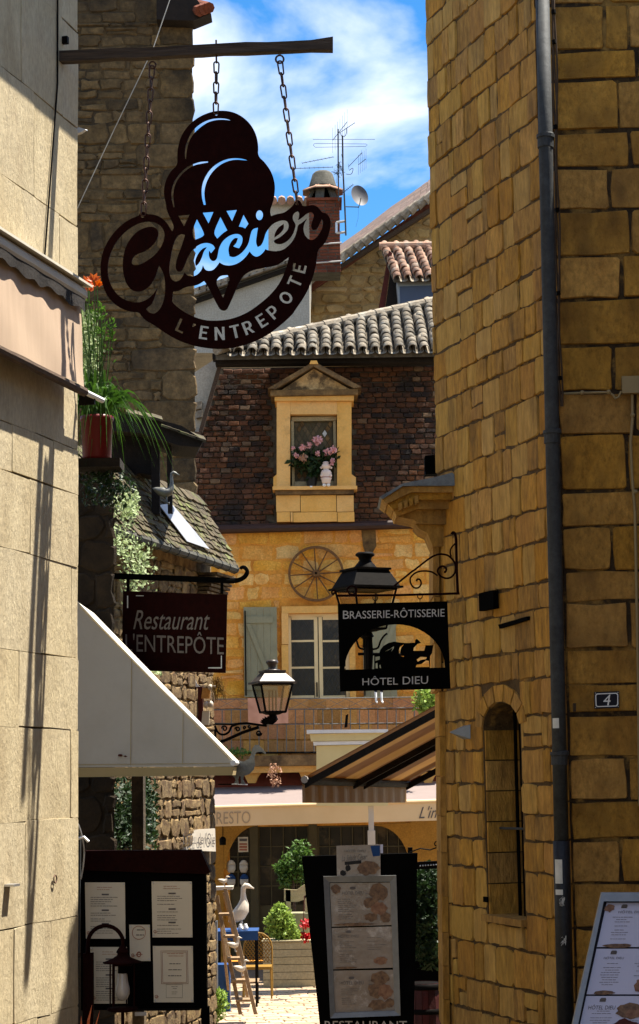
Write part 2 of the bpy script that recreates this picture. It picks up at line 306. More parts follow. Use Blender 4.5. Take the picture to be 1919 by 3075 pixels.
def stones(parent, mf, rects, w, m, rng, name='stone', jit=.008, bev=.012, gap=.008, lim=300, rc=.18, wj=.3, score=None):
    if score: rects = sorted(rects, key=score)
    gu, gv = gap if isinstance(gap, tuple) else (gap, gap)
    mbx = None
    for i, (a, b, c, d) in enumerate(rects):
        if b-a < .02 or d-c < .02: continue
        mb = MB(); stone_mesh(mb, mf, a+gu/2, b-gu/2, c+gv/2, d-gv/2, w*rng.uniform(1-wj, 1+wj), rng, jit, bev, rc)
        mm = m(rng, (a, b, c, d)) if callable(m) else m
        if i < lim: mb.build(name, mm, parent)
        else:
            mbx = mbx or {}
            mbx.setdefault(mm.name, (MB(), mm))[0].add(mb.v, mb.f)
    for k, (mb, mm) in (mbx or {}).items():
        o = mb.build(name + 's_far', mm, parent); o['kind'] = 'stuff'
def courses(u0, u1, v0, v1, hs, ws, rng, split=0.0):
    out = []; v = v0
    while v < v1 - .01:
        h = min(rng.uniform(*hs), v1-v)
        if v1-v-h < hs[0]*.5: h = v1-v
        u = u0 - rng.uniform(0, ws[0])
        while u < u1 - .005:
            w = rng.uniform(*ws) * (1.6 if rng.random() < .12 else 1); a, b = max(u, u0), min(u+w, u1)
            if u1-b < ws[0]*.4: b = u1
            if b-a > .03:
                if rng.random() < split and h > hs[0]*1.1:
                    k = v + h*rng.uniform(.4, .6); out += [(a, b, v, k), (a, b, k, v+h)]
                else: out.append((a, b, v, v+h))
            u = b if b == u1 else u+w
        v += h
    return out
_txt = {}
def text_mesh(s, shear=0.0):
    key = (s, shear)
    if key not in _txt:
        cu = bpy.data.curves.new('t', 'FONT'); cu.body = s; cu.resolution_u = 3; cu.shear = shear; o = bpy.data.objects.new('t', cu); col.objects.link(o)
        bpy.context.view_layer.update(); dg = bpy.context.evaluated_depsgraph_get(); me = bpy.data.meshes.new_from_object(o.evaluated_get(dg))
        vs = [(v.co.x, v.co.y) for v in me.vertices]; fs = [tuple(p.vertices) for p in me.polygons]
        bpy.data.objects.remove(o); bpy.data.curves.remove(cu); bpy.data.meshes.remove(me)
        _txt[key] = (vs, fs)
    return _txt[key]
def text_into(mb, s, x0, x1, y0, y1, mf, shear=0.0, skew=0.0):
    vs, fs = text_mesh(s, shear); ax = min(v[0] for v in vs); bx = max(v[0] for v in vs); ay = min(v[1] for v in vs); by = max(v[1] for v in vs)
    return mb.add([mf(x0+(a-ax)/(bx-ax)*(x1-x0), y1-(b-ay)/(by-ay)*(y1-y0) + skew*((a-ax)/(bx-ax)-.5)) for a, b in vs], fs)
def text(s, x0, x1, y0, y1, mf, m, parent, name='lettering', shear=0.0, skew=0.0):
    return text_into(MB(), s, x0, x1, y0, y1, mf, shear, skew).build(name, m, parent)
def circ(cx, cy, rx, ry=None, n=20, a0=0, a1=360):
    ry = rx if ry is None else ry; full = abs(a1-a0) >= 360
    return [(cx+rx*math.cos(rad(a0+(a1-a0)*i/(n if full else n-1))), cy+ry*math.sin(rad(a0+(a1-a0)*i/(n if full else n-1)))) for i in range(n)]
def spiral(cx, cy, r0, r1, a0, a1, n=18): return [(cx+(r0+(r1-r0)*i/(n-1))*math.cos(rad(a0+(a1-a0)*i/(n-1))), cy+(r0+(r1-r0)*i/(n-1))*math.sin(rad(a0+(a1-a0)*i/(n-1)))) for i in range(n)]
def smooth_path(pts, k=5):
    out = []; n = len(pts)
    for i in range(n-1):
        p0, p1, p2, p3 = pts[max(i-1,0)], pts[i], pts[i+1], pts[min(i+2,n-1)]
        for j in range(k):
            t = j/k; out.append(tuple(.5*((2*p1[q]) + (p2[q]-p0[q])*t + (2*p0[q]-5*p1[q]+4*p2[q]-p3[q])*t*t + (3*p1[q]-p0[q]-3*p2[q]+p3[q])*t**3) for q in range(len(p1))))
    return out + [tuple(pts[-1])]
def pxtube(mb, pts, rpx, Y, n=6, closed=False):
    k = Y/F; return mb.tube([at(p[0], p[1], p[2] if len(p) > 2 else Y) for p in pts], [q*k for q in rpx] if isinstance(rpx, (list, tuple)) else rpx*k, n, closed)
def foliage(n, gen, size, rng, up=.3, aspect=.55):
    mb = MB()
    for _ in range(n):
        p, nrm = gen(rng); d = V((rng.gauss(0,1), rng.gauss(0,1), rng.gauss(0,1)+up)).normalized(); s = size*rng.uniform(.6, 1.4)
        mb.leaf(p, d, nrm + V((rng.gauss(0,.5), rng.gauss(0,.5), rng.gauss(0,.5))), s, s*aspect)
    return mb
def in_ball(c, rx, ry, rz, hollow=.35):
    c = V(c)
    def g(rng):
        while True:
            q = V((rng.uniform(-1,1), rng.uniform(-1,1), rng.uniform(-1,1)))
            if hollow < q.length < 1: return c + V((q.x*rx, q.y*ry, q.z*rz)), q.normalized()
    return g
def in_balls(lst):
    gs = [in_ball(*b) for b in lst]
    return lambda rng: rng.choice(gs)(rng)
def goose_into(mb, c, s, face=1, neck=1.0, upright=False):
    P = [(-.20,.14,.015),(-.17,.17,.045),(-.10,.21,.09),(-.02,.27,.125),(.04,.36,.12),(.06,.45,.09),(.06,.54,.055),(.055,.64,.042),(.06,.72,.046),(.10,.765,.052),(.15,.755,.042),(.19,.735,.024),(.245,.71,.010)] if upright else [(-.30,.36,.012),(-.24,.34,.05),(-.12,.29,.105),(.0,.25,.125),(.09,.28,.105),(.135,.37,.065),(.145,.47,.043),(.14,.57,.036),(.15,.63,.042),(.19,.655,.045),(.235,.64,.036),(.27,.625,.020),(.325,.605,.010)]
    mb.tube([V(c) + V((x*s*face, 0, (z if z < .4 or upright else .4+(z-.4)*neck)*s)) for x, z, r in P], [r*s for *_, r in P], 10)
    for dy in (-.04, .04): mb.tube([V(c)+V((.02*s*face, dy*s, .16*s)), V(c)+V((.03*s*face, dy*s, .02*s)), V(c)+V((.09*s*face, dy*s, 0))], [.022*s, .018*s, .03*s], 6)
    return mb
# ================================================================= GROUND
GP = [(-40, 1.75), (2, 1.75), (24, 0.0), (36.0, 0.0), (60, 0.0), (400, 0.0)]
def gz(Y):
    for (a, za), (b, zb) in zip(GP, GP[1:]):
        if a <= Y <= b: return za + (zb-za)*(Y-a)/(b-a)
    return 0.0
g = MB()
for (a, za), (b, zb) in zip(GP, GP[1:]): g.quad((-400, a, za), (400, a, za), (400, b, zb), (-400, b, zb))
ground = g.build('ground', M['street']); ground['kind'] = 'structure'
yard = MB().box(-6, 2.2, 24.2, 35.9, -.05, .004).build('courtyard_paving', M['paverm']); yard['kind'] = 'structure'
rg = random.Random(3)
rects = courses(-2.1, 0.3, 25.6, 32.6, (.13,.17), (.18,.34), rg)
stones(yard, lambda u, v, w: V((u, v, .004+w)), rects, .012, M['paver'], rg, 'paver', jit=.006, bev=.006, gap=.014, score=lambda r: r[2] + (100 if not -.06 < (r[0]/r[2]) + .012 < .05 else 0))
# ================================================================= LEFT PALE HOUSE
LP0 = at(233, 1500, 12); LD = V((-.249, -.968, 0)); LN = V((.968, -.249, 0))
def Lm(t, z, w=0.0): return V((LP0.x, LP0.y, 0)) + LD*t + LN*w + V((0, 0, z))
def lhit(px, py): 
    p = hit(px, py, V((LP0.x, LP0.y, 0)), LN); q = p - V((LP0.x, LP0.y, 0)); return q.dot(LD), p.z
house = thing('limestone_house', 'pale limestone block house with smooth sunlit wall at the left edge', 'house', (LP0.x, LP0.y, gz(12)))
wall = MB().prism([Lm(0, 0, -.02), Lm(20, 0, -.02), Lm(20, 0, -1.2), Lm(0, 0, -1.2)], (0, 0, 8.6)).build('wall', M['limemortar'], house)  # wall run on unseen past the camera to block sky light from the side
zs = [lhit(222, y)[1] for y in (3180, 3022, 2750, 2456, 2192, 1976, 1700, 1484, 1350, 1085, 676, 378, 90, -140)]
rr = random.Random(11); rects = []
for i, (z0, z1) in enumerate(zip(zs, zs[1:])):
    js = [0.0] + ([[.13,.42,.3,.12,.36,.1,.22,.4,.14,.3,.18,.26,.2][i]] if i % 2 else []) + [[.62,.95,.8,.72,.9,.58,.75,1.0,.66,.85,.7,.9,.8][i], 1.4, 1.9]
    rects += [(a, b, z0, z1) for a, b in zip(js, js[1:])]
stones(wall, Lm, rects, .003, M['lime'], rr, jit=.007, bev=.002, gap=(.001,.002), rc=.02, wj=.9)
eave = MB().prism([Lm(-.35, 8.6, .50), Lm(9, 8.6, .50), Lm(9, 8.6, -1.2), Lm(-.35, 8.6, -1.2)], (0, 0, .12)).build('roof_eave', M['timber'], house)
# eye bolt ring, spike and fixing plate on the pale wall
t, z = lhit(156, 2640)
MB().tube([Lm(t+.0, z, .02)+LD*(math.cos(a)*.022)+V((0,0,math.sin(a)*.022)) for a in [i*math.pi/6 for i in range(12)]], .004, 5, True).build('eye_ring', M['chain'], house)
t, z = lhit(20, 2658); MB().obox(Lm(t, z, .03), LD*.04, LN*.03, V((0,0,.006))).build('metal_bracket', M['alum'], house)
t, z = lhit(186, 122); MB().obox(Lm(t, z, .02), LD*.015, LN*.02, V((0,0,.022))).build('fixing_plate', M['black'], house)
lc = MB(); a = lhit(167, 250); b = lhit(128, 770)
lc.tube([Lm(a[0], a[1]+.9, .012), Lm(a[0], a[1], .012), Lm(*lhit(150, 480), .012), Lm(b[0], b[1], .012)], .006, 5)
lc.build('wall_cable', M['black'], house)
# ---- retracted awning on that wall
aw = thing('retracted_awning', 'rolled peach canvas awning fixed high on the pale left wall', 'awning', Lm(.4, 5.5, .1))
def Lw(px, py, w): t, z = lhit(px, py); return Lm(t, z, w)
e0 = lhit(205, 890); zb = e0[1]; t0 = e0[0]
MB().tube([Lm(t0, zb, .075), Lm(t0+.01, zb, .075), Lm(2.6, zb, .075), Lm(2.61, zb, .075)], [.02,.055,.055,.02], 12).build('roller_tube', M['cream'], aw)
MB().prism([Lm(t0-.02, zb+.06, .0), Lm(t0-.02, zb+.075, .0), Lm(t0-.02, zb+.062, .15), Lm(t0-.02, zb+.047, .15)], LD*2.6).build('roller_hood', M['cream'], aw)
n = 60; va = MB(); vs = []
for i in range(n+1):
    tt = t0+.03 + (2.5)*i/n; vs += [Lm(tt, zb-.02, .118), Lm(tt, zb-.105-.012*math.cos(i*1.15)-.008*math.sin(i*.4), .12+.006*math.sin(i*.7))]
va.add(vs, [(2*i, 2*i+1, 2*i+3, 2*i+2) for i in range(n)]).build('scalloped_valance', M['darktimber'], aw)  # valance coloured near black to stand in for the shadow below the roller
e1 = lhit(200, 1165); zl = e1[1]; fa = MB(); vs = []
for i in range(41):
    tt = .17+2.3*i/40
    for j in range(7): vs.append(Lm(tt, zb-.03+(zl-zb+.03)*j/6, .085+.025*j/6+.006*math.sin(i*.5+j)*j/6))
fa.add(vs, [(i*7+j, i*7+j+1, i*7+j+8, i*7+j+7) for i in range(40) for j in range(6)]).build('canvas', M['peach'], aw, True)
MB().tube([Lm(.17, zl-.03, .11), Lm(2.6, zl-.03, .11)], .028, 8).build('front_bar', M['timber'], aw)  # brown along the canvas stands in for the shadow band; the end stays white
MB().tube([Lm(-.12, zl-.03, .115), Lm(.18, zl-.03, .115)], .018, 8).build('bar_end', M['white'], aw)
MB().obox(Lm(.02, zl-.05, .07), LD*.01, LN*.05, V((0,0,.03))).build('bracket', M['black'], aw)
MB().tube([Lm(.14, zb, .07), Lm(.10, zb-.2, .03), Lm(.05, zl+.1, .03), Lm(-.02, zl, .06)], .005, 5).build('pull_cord', M['black'], aw)
# ---- sign beam, chains, sign
YB = 11.72
beam = thing('sign_beam', 'weathered wooden beam holding the ice cream sign over the lane', 'beam', at(190, 160, YB))
bm = MB(); rb = random.Random(5); n = 14; vs = []
for i in range(n):
    px = 150 + (1000-150)*i/(n-1); cy = 172 - 36*(px-185)/815 + rb.uniform(-1.5, 1.5); h = (15 + rb.uniform(-1.2, 1.2)) * (1.25 if i == n-1 else 1)
    for (a, b) in ((-1,-1),(1,-1),(1,1),(-1,1)): q = at(px, cy + b*h, YB); vs.append(q + V((0, a*.03, 0)))
bm.add(vs, [(i*4+k, i*4+(k+1) % 4, i*4+4+(k+1) % 4, i*4+4+k) for i in range(n-1) for k in range(4)] + [(3,2,1,0), tuple((n-1)*4+k for k in range(4))])
bm.build('timber', M['timberx'], beam)
def ring_px(cx, cy, r, w, Y, nm, m, par): return pxtube(MB(), circ(cx, cy, r, r, 14), w, Y, 6, True).build(nm, m, par, True)
ring_px(458, 195, 10, 3, YB, 'eye_bolt', M['chain'], beam); ring_px(840, 178, 12, 3.2, YB, 'eye_bolt', M['chain'], beam)
pxtube(MB(), [(649, 120), (650, 190)], 3, YB).build('threaded_rod', M['chain'], beam)
lk = MB(); k = YB/F; pts = [(8*math.cos(rad(a))*k, 0, ((13 if math.sin(rad(a)) >= 0 else -13) + 8*math.sin(rad(a)))*k) for a in range(0, 360, 30)]
lk.tube(pts, 2.6*k, 6, True); lme = lk.build('link_tmp', M['chain'], None, True); link_me = lme.data; bpy.data.objects.remove(lme)
for (x0, y0, x1, y1, n, lab) in ((457, 200, 430, 645, 13, 'rusty chain on the left end of the ice cream sign'), (650, 188, 648, 340, 5, 'short rusty chain over the topmost ice cream scoop'), (841, 186, 893, 612, 12, 'rusty chain holding the right end of the ice cream sign')):
    ch = thing('chain', lab, 'chain', at(x0, y0, YB), 'chains of the ice cream sign')
    for i in range(n):
        q = at(x0+(x1-x0)*(i+.5)/n, y0+(y1-y0)*(i+.5)/n, YB); s = math.hypot(x1-x0, y1-y0)/n/33.0
        m4 = Matrix.Translation(q) @ Matrix.Rotation(math.atan2(x1-x0, y1-y0)*-1, 4, 'Y') @ Matrix.Rotation(rad(75 if i % 2 else 12), 4, 'Z') @ Matrix.Diagonal((1, 1, s, 1))
        link('link', link_me, ch, m4)
A_ = lambda p: (290+p[0]*.26455, 600+p[1]*.26455)
B_ = lambda p: (620+p[0]*.26455, 580+p[1]*.26455)
C_ = lambda p: (470+p[0]*.2513, 320+p[1]*.2513)
D_ = lambda p: (500+p[0]*.3042, 780+p[1]*.3042)
mp = lambda f, l: [f(p) for p in l]
outer = mp(C_, [(250,700),(248,600),(250,520),(285,370),(350,260),(450,160),(560,95),(680,55),(800,45),(920,65),(1030,120),(1130,215),(1195,340),(1218,470),(1210,590),(1300,670),(1380,790),(1418,930),(1410,1050),(1395,1130),(1355,1235),(1366,1300)]) \
 + mp(B_, [(735,260),(800,235),(880,225),(950,170),(985,135),(1005,95),(1040,76),(1075,100),(1087,140),(1130,150),(1200,130),(1260,150),(1300,200),(1315,222),(1360,225),(1405,280),(1412,360),(1395,450),(1360,540),(1310,600),(1265,640),(1255,740),(1235,860),(1200,980),(1150,1100),(1080,1220),(1000,1330)]) \
 + mp(D_, [(1250,530),(1130,640),(1000,740),(860,810),(700,860),(540,880),(400,870),(260,845),(120,795),(0,730)]) \
 + mp(A_, [(640,1410),(560,1370),(510,1320),(480,1270),(400,1270),(300,1240),(200,1180),(120,1090),(70,980),(45,850),(45,700),(80,560),(150,430),(250,310),(370,220),(480,180),(488,155),(520,132),(560,147),(578,165),(640,165),(720,190),(800,260),(858,358),(882,310),(840,210),(800,130),(780,30)]) \
 + mp(C_, [(130,1220),(95,1100),(85,1000),(110,880),(170,770)])
Gh = mp(A_, [(400,690),(420,640),(470,605),(540,585),(620,530),(680,460),(705,390),(690,330),(640,303),(560,310),(470,350),(390,430),(330,530),(300,650),(295,800),(325,930),(380,1010),(450,1042),(530,1030),(610,970),(665,880),(690,800),(707,742),(740,790),(770,870),(780,980),(775,1080),(755,1170),(715,1250),(655,1297),(595,1280),(562,1240),(580,1212),(620,1190),(655,1120),(690,1000),(640,1080),(560,1140),(480,1167),(380,1160),(270,1110),(180,1010),(130,880),(125,740),(160,590),(230,460),(330,350),(450,270),(560,240),(650,245),(730,290),(775,370),(765,460),(730,540),(660,630),(570,695),(490,738),(430,745),(400,725)])
LAC = mp(A_, [(1005,395),(990,450),(960,540),(920,640),(895,740),(905,800),(940,815),(980,790),(1010,710),(1060,600),(1110,540),(1180,492),(1260,480),(1325,505),(1345,550),(1300,605),(1276,575),(1272,640),(1300,685),(1335,692),(1365,665)]) \
 + mp(B_, [(130,685),(140,620),(180,540),(250,480),(320,455),(380,460),(412,500),(405,570),(370,625),(330,615),(300,600),(340,560),(355,510),(320,505),(270,560),(245,640),(260,710),(310,725),(380,690),(440,630),(480,560),(495,480),(520,400),(585,385),(570,480),(560,560),(580,605),(620,590),(650,530),(670,450),(705,395),(760,335),(850,300),(910,305),(935,350),(930,410),(880,465),(820,510),(768,532),(765,548),(790,570),(850,575),(920,540),(980,470),(1010,380),(1013,350),(985,310),(975,260),(1000,215),(1035,198),(1055,220),(1050,270),(1042,300),(1090,270),(1140,225),(1185,207),(1215,225),(1220,270),(1195,330),(1185,380),(1210,415),(1250,410),(1280,360),(1310,290),(1325,310),(1320,380),(1290,450),(1240,515),(1190,537),(1140,510),(1105,450),(1100,380),(1120,320),(1138,290),(1080,340),(1037,360),(1025,440),(990,530),(930,600),(860,650),(780,660),(700,650),(670,635),(640,680),(580,725),(530,710),(490,660),(450,720),(380,785),(290,822),(200,818),(148,785)]) \
 + mp(A_, [(1360,760),(1320,800),(1260,808),(1225,785),(1207,740),(1195,790),(1160,835),(1120,862),(1075,870),(1030,860),(1000,825),(960,900),(915,928),(870,922),(832,870),(822,780),(840,660),(865,520),(905,420),(960,378)])
holes = [Gh, LAC, mp(A_, [(1115,700),(1145,620),(1200,552),(1248,537),(1215,580),(1195,650),(1160,720),(1125,746)]), mp(B_, [(878,347),(812,390),(772,465),(772,498),(830,458),(880,400)]),
 [B_(p) for p in circ(602, 247, 40, 60, 16)],
 mp(C_, [(258,1300),(398,1285),(328,1430)]), mp(C_, [(550,1262),(683,1252),(622,1395)]), mp(C_, [(833,1240),(962,1228),(903,1367)]),
 mp(A_, [(1138,215),(1225,380),(1208,418),(1120,452),(1098,430),(1085,340)]), mp(A_, [(1405,190),(1485,345),(1430,380),(1370,440),(1322,370)]), mp(B_, [(420,240),(478,345),(440,400),(410,385),(365,378)]),
 [C_(p) for p in circ(715, 90, 17, 17, 10)], [A_(p) for p in circ(522, 185, 18, 20, 10)], [B_(p) for p in circ(1030, 118, 18, 20, 10)],
 mp(C_, [(340,620),(337,520),(370,390),(440,265),(540,185),(650,140),(760,130),(850,140),(905,168),(800,155),(700,160),(590,195),(450,310),(395,400),(362,510),(352,628)]),
 mp(C_, [(205,1205),(180,1110),(175,1000),(210,890),(280,790),(370,710),(450,675),(530,650),(615,648),(615,668),(540,680),(450,700),(380,740),(300,810),(235,900),(203,1000),(200,1100),(215,1200)]),
 mp(C_, [(565,1175),(540,1080),(537,960),(570,850),(640,740),(740,660),(850,615),(960,607),(1050,620),(1105,645),(1030,640),(950,632),(850,650),(750,700),(660,785),(600,890),(570,1000),(573,1090),(588,1172)]),
 mp(D_, [(65,310),(120,305),(190,260),(300,250),(370,205),(410,260),(510,465),(540,495),(580,500),(610,470),(735,175),(800,120),(880,90),(1000,68),(1100,50)]) + mp(B_, [(935,720),(920,800),(880,920),(820,1040),(730,1150),(620,1245),(500,1335),(380,1395),(250,1435),(120,1448)]) + mp(D_, [(394,600),(290,572),(190,525),(110,470),(52,415),(60,370)]),
 mp(B_, [(100,1010),(150,930),(240,925),(268,985),(188,1185)])]
def soft(lp, it=2):
    for _ in range(it):
        n = len(lp); o = []
        for i in range(n):
            (ax, ay), (bx_, by_), (cx_, cy_) = lp[i-1], lp[i], lp[(i+1) % n]; d1 = (bx_-ax, by_-ay); d2 = (cx_-bx_, cy_-by_)
            an = abs(math.atan2(d1[0]*d2[1]-d1[1]*d2[0], d1[0]*d2[0]+d1[1]*d2[1]))
            if an < rad(60): o += [(bx_-d1[0]*.25, by_-d1[1]*.25), (bx_+d2[0]*.25, by_+d2[1]*.25)]
            else: o.append((bx_, by_))
        lp = o
    return lp
LET = {'L': [[(0,0),(.62,0),(.62,.17),(.2,.17),(.2,1),(0,1)]], 'E': [[(0,0),(.62,0),(.62,.17),(.2,.17),(.2,.42),(.54,.42),(.54,.59),(.2,.59),(.2,.83),(.62,.83),(.62,1),(0,1)]],
 'T': [[(.25,0),(.45,0),(.45,.83),(.7,.83),(.7,1),(0,1),(0,.83),(.25,.83)]], 'N': [[(0,0),(.19,0),(.19,.62),(.55,0),(.74,0),(.74,1),(.55,1),(.55,.4),(.19,1),(0,1)]],
 'R': [[(0,0),(.2,0),(.2,.36),(.3,.36),(.5,0),(.72,0),(.49,.4),(.64,.5),(.68,.7),(.6,.92),(.42,1),(0,1)], [(.2,.53),(.2,.84),(.38,.84),(.47,.77),(.47,.6),(.38,.53)]],
 'P': [[(0,0),(.2,0),(.2,.34),(.42,.34),(.6,.42),(.68,.66),(.6,.92),(.42,1),(0,1)], [(.2,.5),(.2,.84),(.38,.84),(.47,.77),(.47,.58),(.38,.5)]],
 'O': [circ(.42, .5, .42, .5, 16), circ(.42, .5, .23, .31, 12)], "'": [[(0,.72),(.1,.72),(.2,.86),(.2,1),(0,1)]]}
for ch_, an in zip("L'ENTREPOTE", (-24.4,-16.3,-8.6,2.1,12.7,21.8,32.1,41.7,54.6,66.9,76.5)):
    h = 41.0; t = rad(an); ex = (math.cos(t), -math.sin(t)); ey = (-math.sin(t), -math.cos(t)); cx, cy = 650+256*math.sin(t), 745+256*math.cos(t)
    wd = max(p[0] for p in LET[ch_][0])
    for lp in LET[ch_]: holes.append([(cx + ex[0]*(a-wd/2)*h + ey[0]*(b-.5)*h, cy + ex[1]*(a-wd/2)*h + ey[1]*(b-.5)*h) for a, b in lp])
nL = sum(len(LET[c]) for c in "L'ENTREPOTE")
sg = MB().plate([soft(outer)] + [soft(h) for h in holes[:-nL]] + holes[-nL:], fr(YB), (0, .014, 0)).build('ice_cream_sign', M['rust'])
tag(sg, 'dark cut-out metal sign of a three-scoop ice cream cone reading Glacier L\'Entrepote', 'sign')
# ---- thin wire, white spotlight
w_ = MB().tube([at(530, -60, 12.6), at(458, 150, 12.5), at(340, 395, 12.4), at(232, 626, 12.3)], .0035, 5).build('overhead_wire', M['wire'])
tag(w_, 'thin pale wire slanting across the dark rubble tower', 'wire')
sp = thing('wall_spotlight', 'small white spotlight peeking out behind the pale wall corner', 'spotlight', at(235, 390, 12.2))
MB().prism([at(225, 378, 12.2), at(256, 388, 12.2), at(245, 396, 12.2), at(228, 402, 12.2)], (0,.04,0)).build('housing', M['white'], sp)
pxtube(MB(), [(222, 380), (262, 392)], 2, 12.22).build('visor', M['alum'], sp)
def stf(o): o['kind'] = 'stuff'; return o
# ================================================================= RUBBLE TOWER (left, behind)
YT = 24.0; xr = at(586, 700, YT).x
tw = thing('rubble_tower', 'tall dark rubble stone tower behind the ice cream sign', 'tower', (xr-1.5, YT+1, 0))
twall = MB().prism([(xr-4.2, YT+.02, 0), (xr-.02, YT+.02, 0), (xr-.6, YT+3.4, 0), (xr-4.2, YT+3.4, 0)], (0, 0, 13.3)).build('wall', M['rubmortar'], tw)
tr_ = random.Random(21); rects = []; z = 5.6; i = 0
while z < 13.1:
    h = tr_.uniform(.26, .4); q = tr_.uniform(.38, .5) if i % 2 else tr_.uniform(.6, .8)
    rects.append((xr-q, xr, z, z+h))
    rects += courses(xr-1.75, xr-q, z, z+h, (h*.26, h*.5) if tr_.random() < .8 else (h*.8, h+.01), (.14, .42), tr_, .1)
    z += h; i += 1
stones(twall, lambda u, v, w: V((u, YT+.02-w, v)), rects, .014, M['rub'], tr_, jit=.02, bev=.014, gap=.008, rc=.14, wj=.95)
rf = MB()
rf.prism([at(470, 58, YT-.25), at(580, 62, YT-.25), at(634, 40, YT-.25), at(600, 10, YT-.25), at(575, -25, YT-.25), at(470, -25, YT-.25)], (0, .3, 0))
roof = rf.build('roof_eave', M['darktimber'], tw)
for i in range(3):
    p0 = at(606-14*i, 30+5*i, YT-.2); MB().tube([p0 + V((.10,-.12,-.02)), p0 + V((-.06,.3,.2))], [.07,.055], 8).build('tile', M['chim'], roof)
# ================================================================= LEAN-TO HOUSE WITH SLATE ROOF
HP0 = at(648, 2600, 19.2); HB = V((HP0.x, HP0.y, 0))
def Hm(t, z, w=0.0): return HB + LD*t + LN*w + V((0,0,z))
def hh(px, py, w=0.0):
    p = hit(px, py, HB + LN*w, LN); q = p - HB; return q.dot(LD), p.z
def Hpx(px, py, w=0.0): t, z = hh(px, py, w); return Hm(t, z, w)
lh = thing('slate_roofed_house', 'low rubble house with mossy stone slate roof left of the courtyard', 'house', (HB.x, HB.y, 0))
hw = MB().prism([Hm(0, 0, -.02), Hm(4.2, 0, -.02), Hm(4.2, 0, -2.0), Hm(0, 0, -2.0)], (0,0,5.3)).build('wall', M['hmort'], lh)
hr = random.Random(31); rects = [r for r in courses(0, 3.4, .0, 5.2, (.10,.19), (.10,.30), hr, .25)]
stones(hw, Hm, rects, .005, M['hrub'], hr, jit=.016, bev=.010, gap=.012, rc=.25, wj=.9, score=lambda r: r[0])
rq = courses(-.32, 0, 0, 5.2, (.2,.32), (.3,.4), hr)
stones(hw, lambda u, v, w: HB + V((0,0,v)) + LN*(u) - LD*w, rq, .02, M['hrub'], hr, 'quoin', jit=.012, bev=.015, gap=.02)
SL = rad(62); RNm = LN*math.sin(SL) + V((0,0,math.cos(SL))); RUp = V((0,0,math.sin(SL))) - LN*math.cos(SL); ez = 5.30
def Rm_(t, s, w=0.0): return Hm(t, ez, .20) + RUp*s + RNm*w
hroof = MB().prism([Rm_(.06, -.05, -.06), Rm_(4.2, -.05, -.06), Rm_(4.2, .74, -.06), Rm_(.06, .74, -.06)], RNm*.05).build('slate_roof', M['cpan'], lh)
sr = random.Random(33); s_ = -.05; sl_list = []
while s_ < .66:
    t = .06 - sr.uniform(0, .1)
    while t < 3.4:
        wd = sr.uniform(.07, .19); L = sr.uniform(.12, .16); a, b = t+.003, t+wd-.003; th = sr.uniform(.010, .020); lift = sr.uniform(.022, .036)
        p = [Rm_(a+sr.uniform(-.012,.012), s_+sr.uniform(-.015,.015), lift), Rm_((a+b)/2, s_+sr.uniform(-.02,.008), lift), Rm_(b+sr.uniform(-.012,.012), s_+sr.uniform(-.015,.015), lift), Rm_(b, s_+L, .002), Rm_(a, s_+L, .002)]
        sl_list.append((p, th, s_)); t += wd
    s_ += sr.uniform(.055, .07)
sl_list.sort(key=lambda q: q[2]); far = MB()
for i, (p, th, _) in enumerate(sl_list):
    if i < 300: MB().prism(p, RNm*th).build('slate', M['slate'], hroof)
    else: far.prism(p, RNm*th)
stf(far.build('upper_slates', M['slate'], hroof))
gt = MB(); gp = [Hm(.02, ez-.05, .23), Hm(4.0, ez-.05, .23)]
gt.tube(gp, .042, 8).build('gutter', M['chimcap'], lh)
for i in range(15): MB().tube([Hm(.05+i*.25, ez-.05, .23), Hm(.065+i*.25, ez-.05, .23)], .048, 8).build('gutter_joint', M['pipe'], lh)
for i in range(6): MB().prism([Hm(-.1, ez-.14-.035*i, .2-.02*i), Hm(.5, ez-.14-.035*i, .2-.02*i), Hm(.5, ez-.14-.035*i, -.2), Hm(-.1, ez-.14-.035*i, -.2)], (0,0,.024)).build('corbel_slab', M['hrub'], lh)
rp = lambda px, py: hit(px, py, Hm(0, ez, .20)+RNm*.06, RNm)
MB().prism([rp(477, 1517), rp(514, 1513), rp(582, 1594), rp(628, 1650), rp(560, 1626)], RNm*.006).build('zinc_flashing', M['flash'], lh)
# dormer canopy standing on the slate roof
dc = thing('timber_dormer', 'black timber loft dormer with a shingled canopy over the mossy slate roof', 'dormer', at(480, 1540, 17.2))
MB().prism([at(300, 1235, 17.0), at(420, 1246, 17.0), at(545, 1278, 17.0), at(612, 1322, 17.0), at(600, 1343, 17.0), at(540, 1338, 17.0), at(420, 1300, 17.0), at(300, 1290, 17.0)], (-.1, .9, .05)).build('canopy', M['darktimber'], dc)
cs = random.Random(12)
for i in range(9):
    px = 395+26*i; py = 1240+ (px-395)*.36*(1 if px > 480 else .5); MB().prism([at(px-16, py-4, 16.95), at(px+16, py+6, 16.95), at(px+15, py+13, 16.95), at(px-15, py+3, 16.95)], (-.05, .5, .12)).build('shingle', M['slate'], dc)
for a, b, y0, y1 in ((452,478,1318,1545), (500,515,1338,1540)):
    MB().prism([at(a, y0, 17.2), at(b, y0, 17.2), at(b+2, y1, 17.2), at(a+4, y1, 17.2)], (0,.08,0)).build('post', M['darktimber'], dc)
MB().prism([at(300, 1290, 17.3), at(470, 1300, 17.3), at(468, 1430, 17.3), at(420, 1420, 17.3), at(345, 1460, 17.3), at(300, 1500, 17.3)], (0,.3,0)).build('side_boards', M['darktimber'], dc)
gm = goose_into(MB(), at(497, 1512, 16.9), .37, 1, 1.25).build('goose_decoy', M['tingrey'], None, True)
tag(gm, 'small grey goose decoy standing before the black timber dormer', 'goose figure')
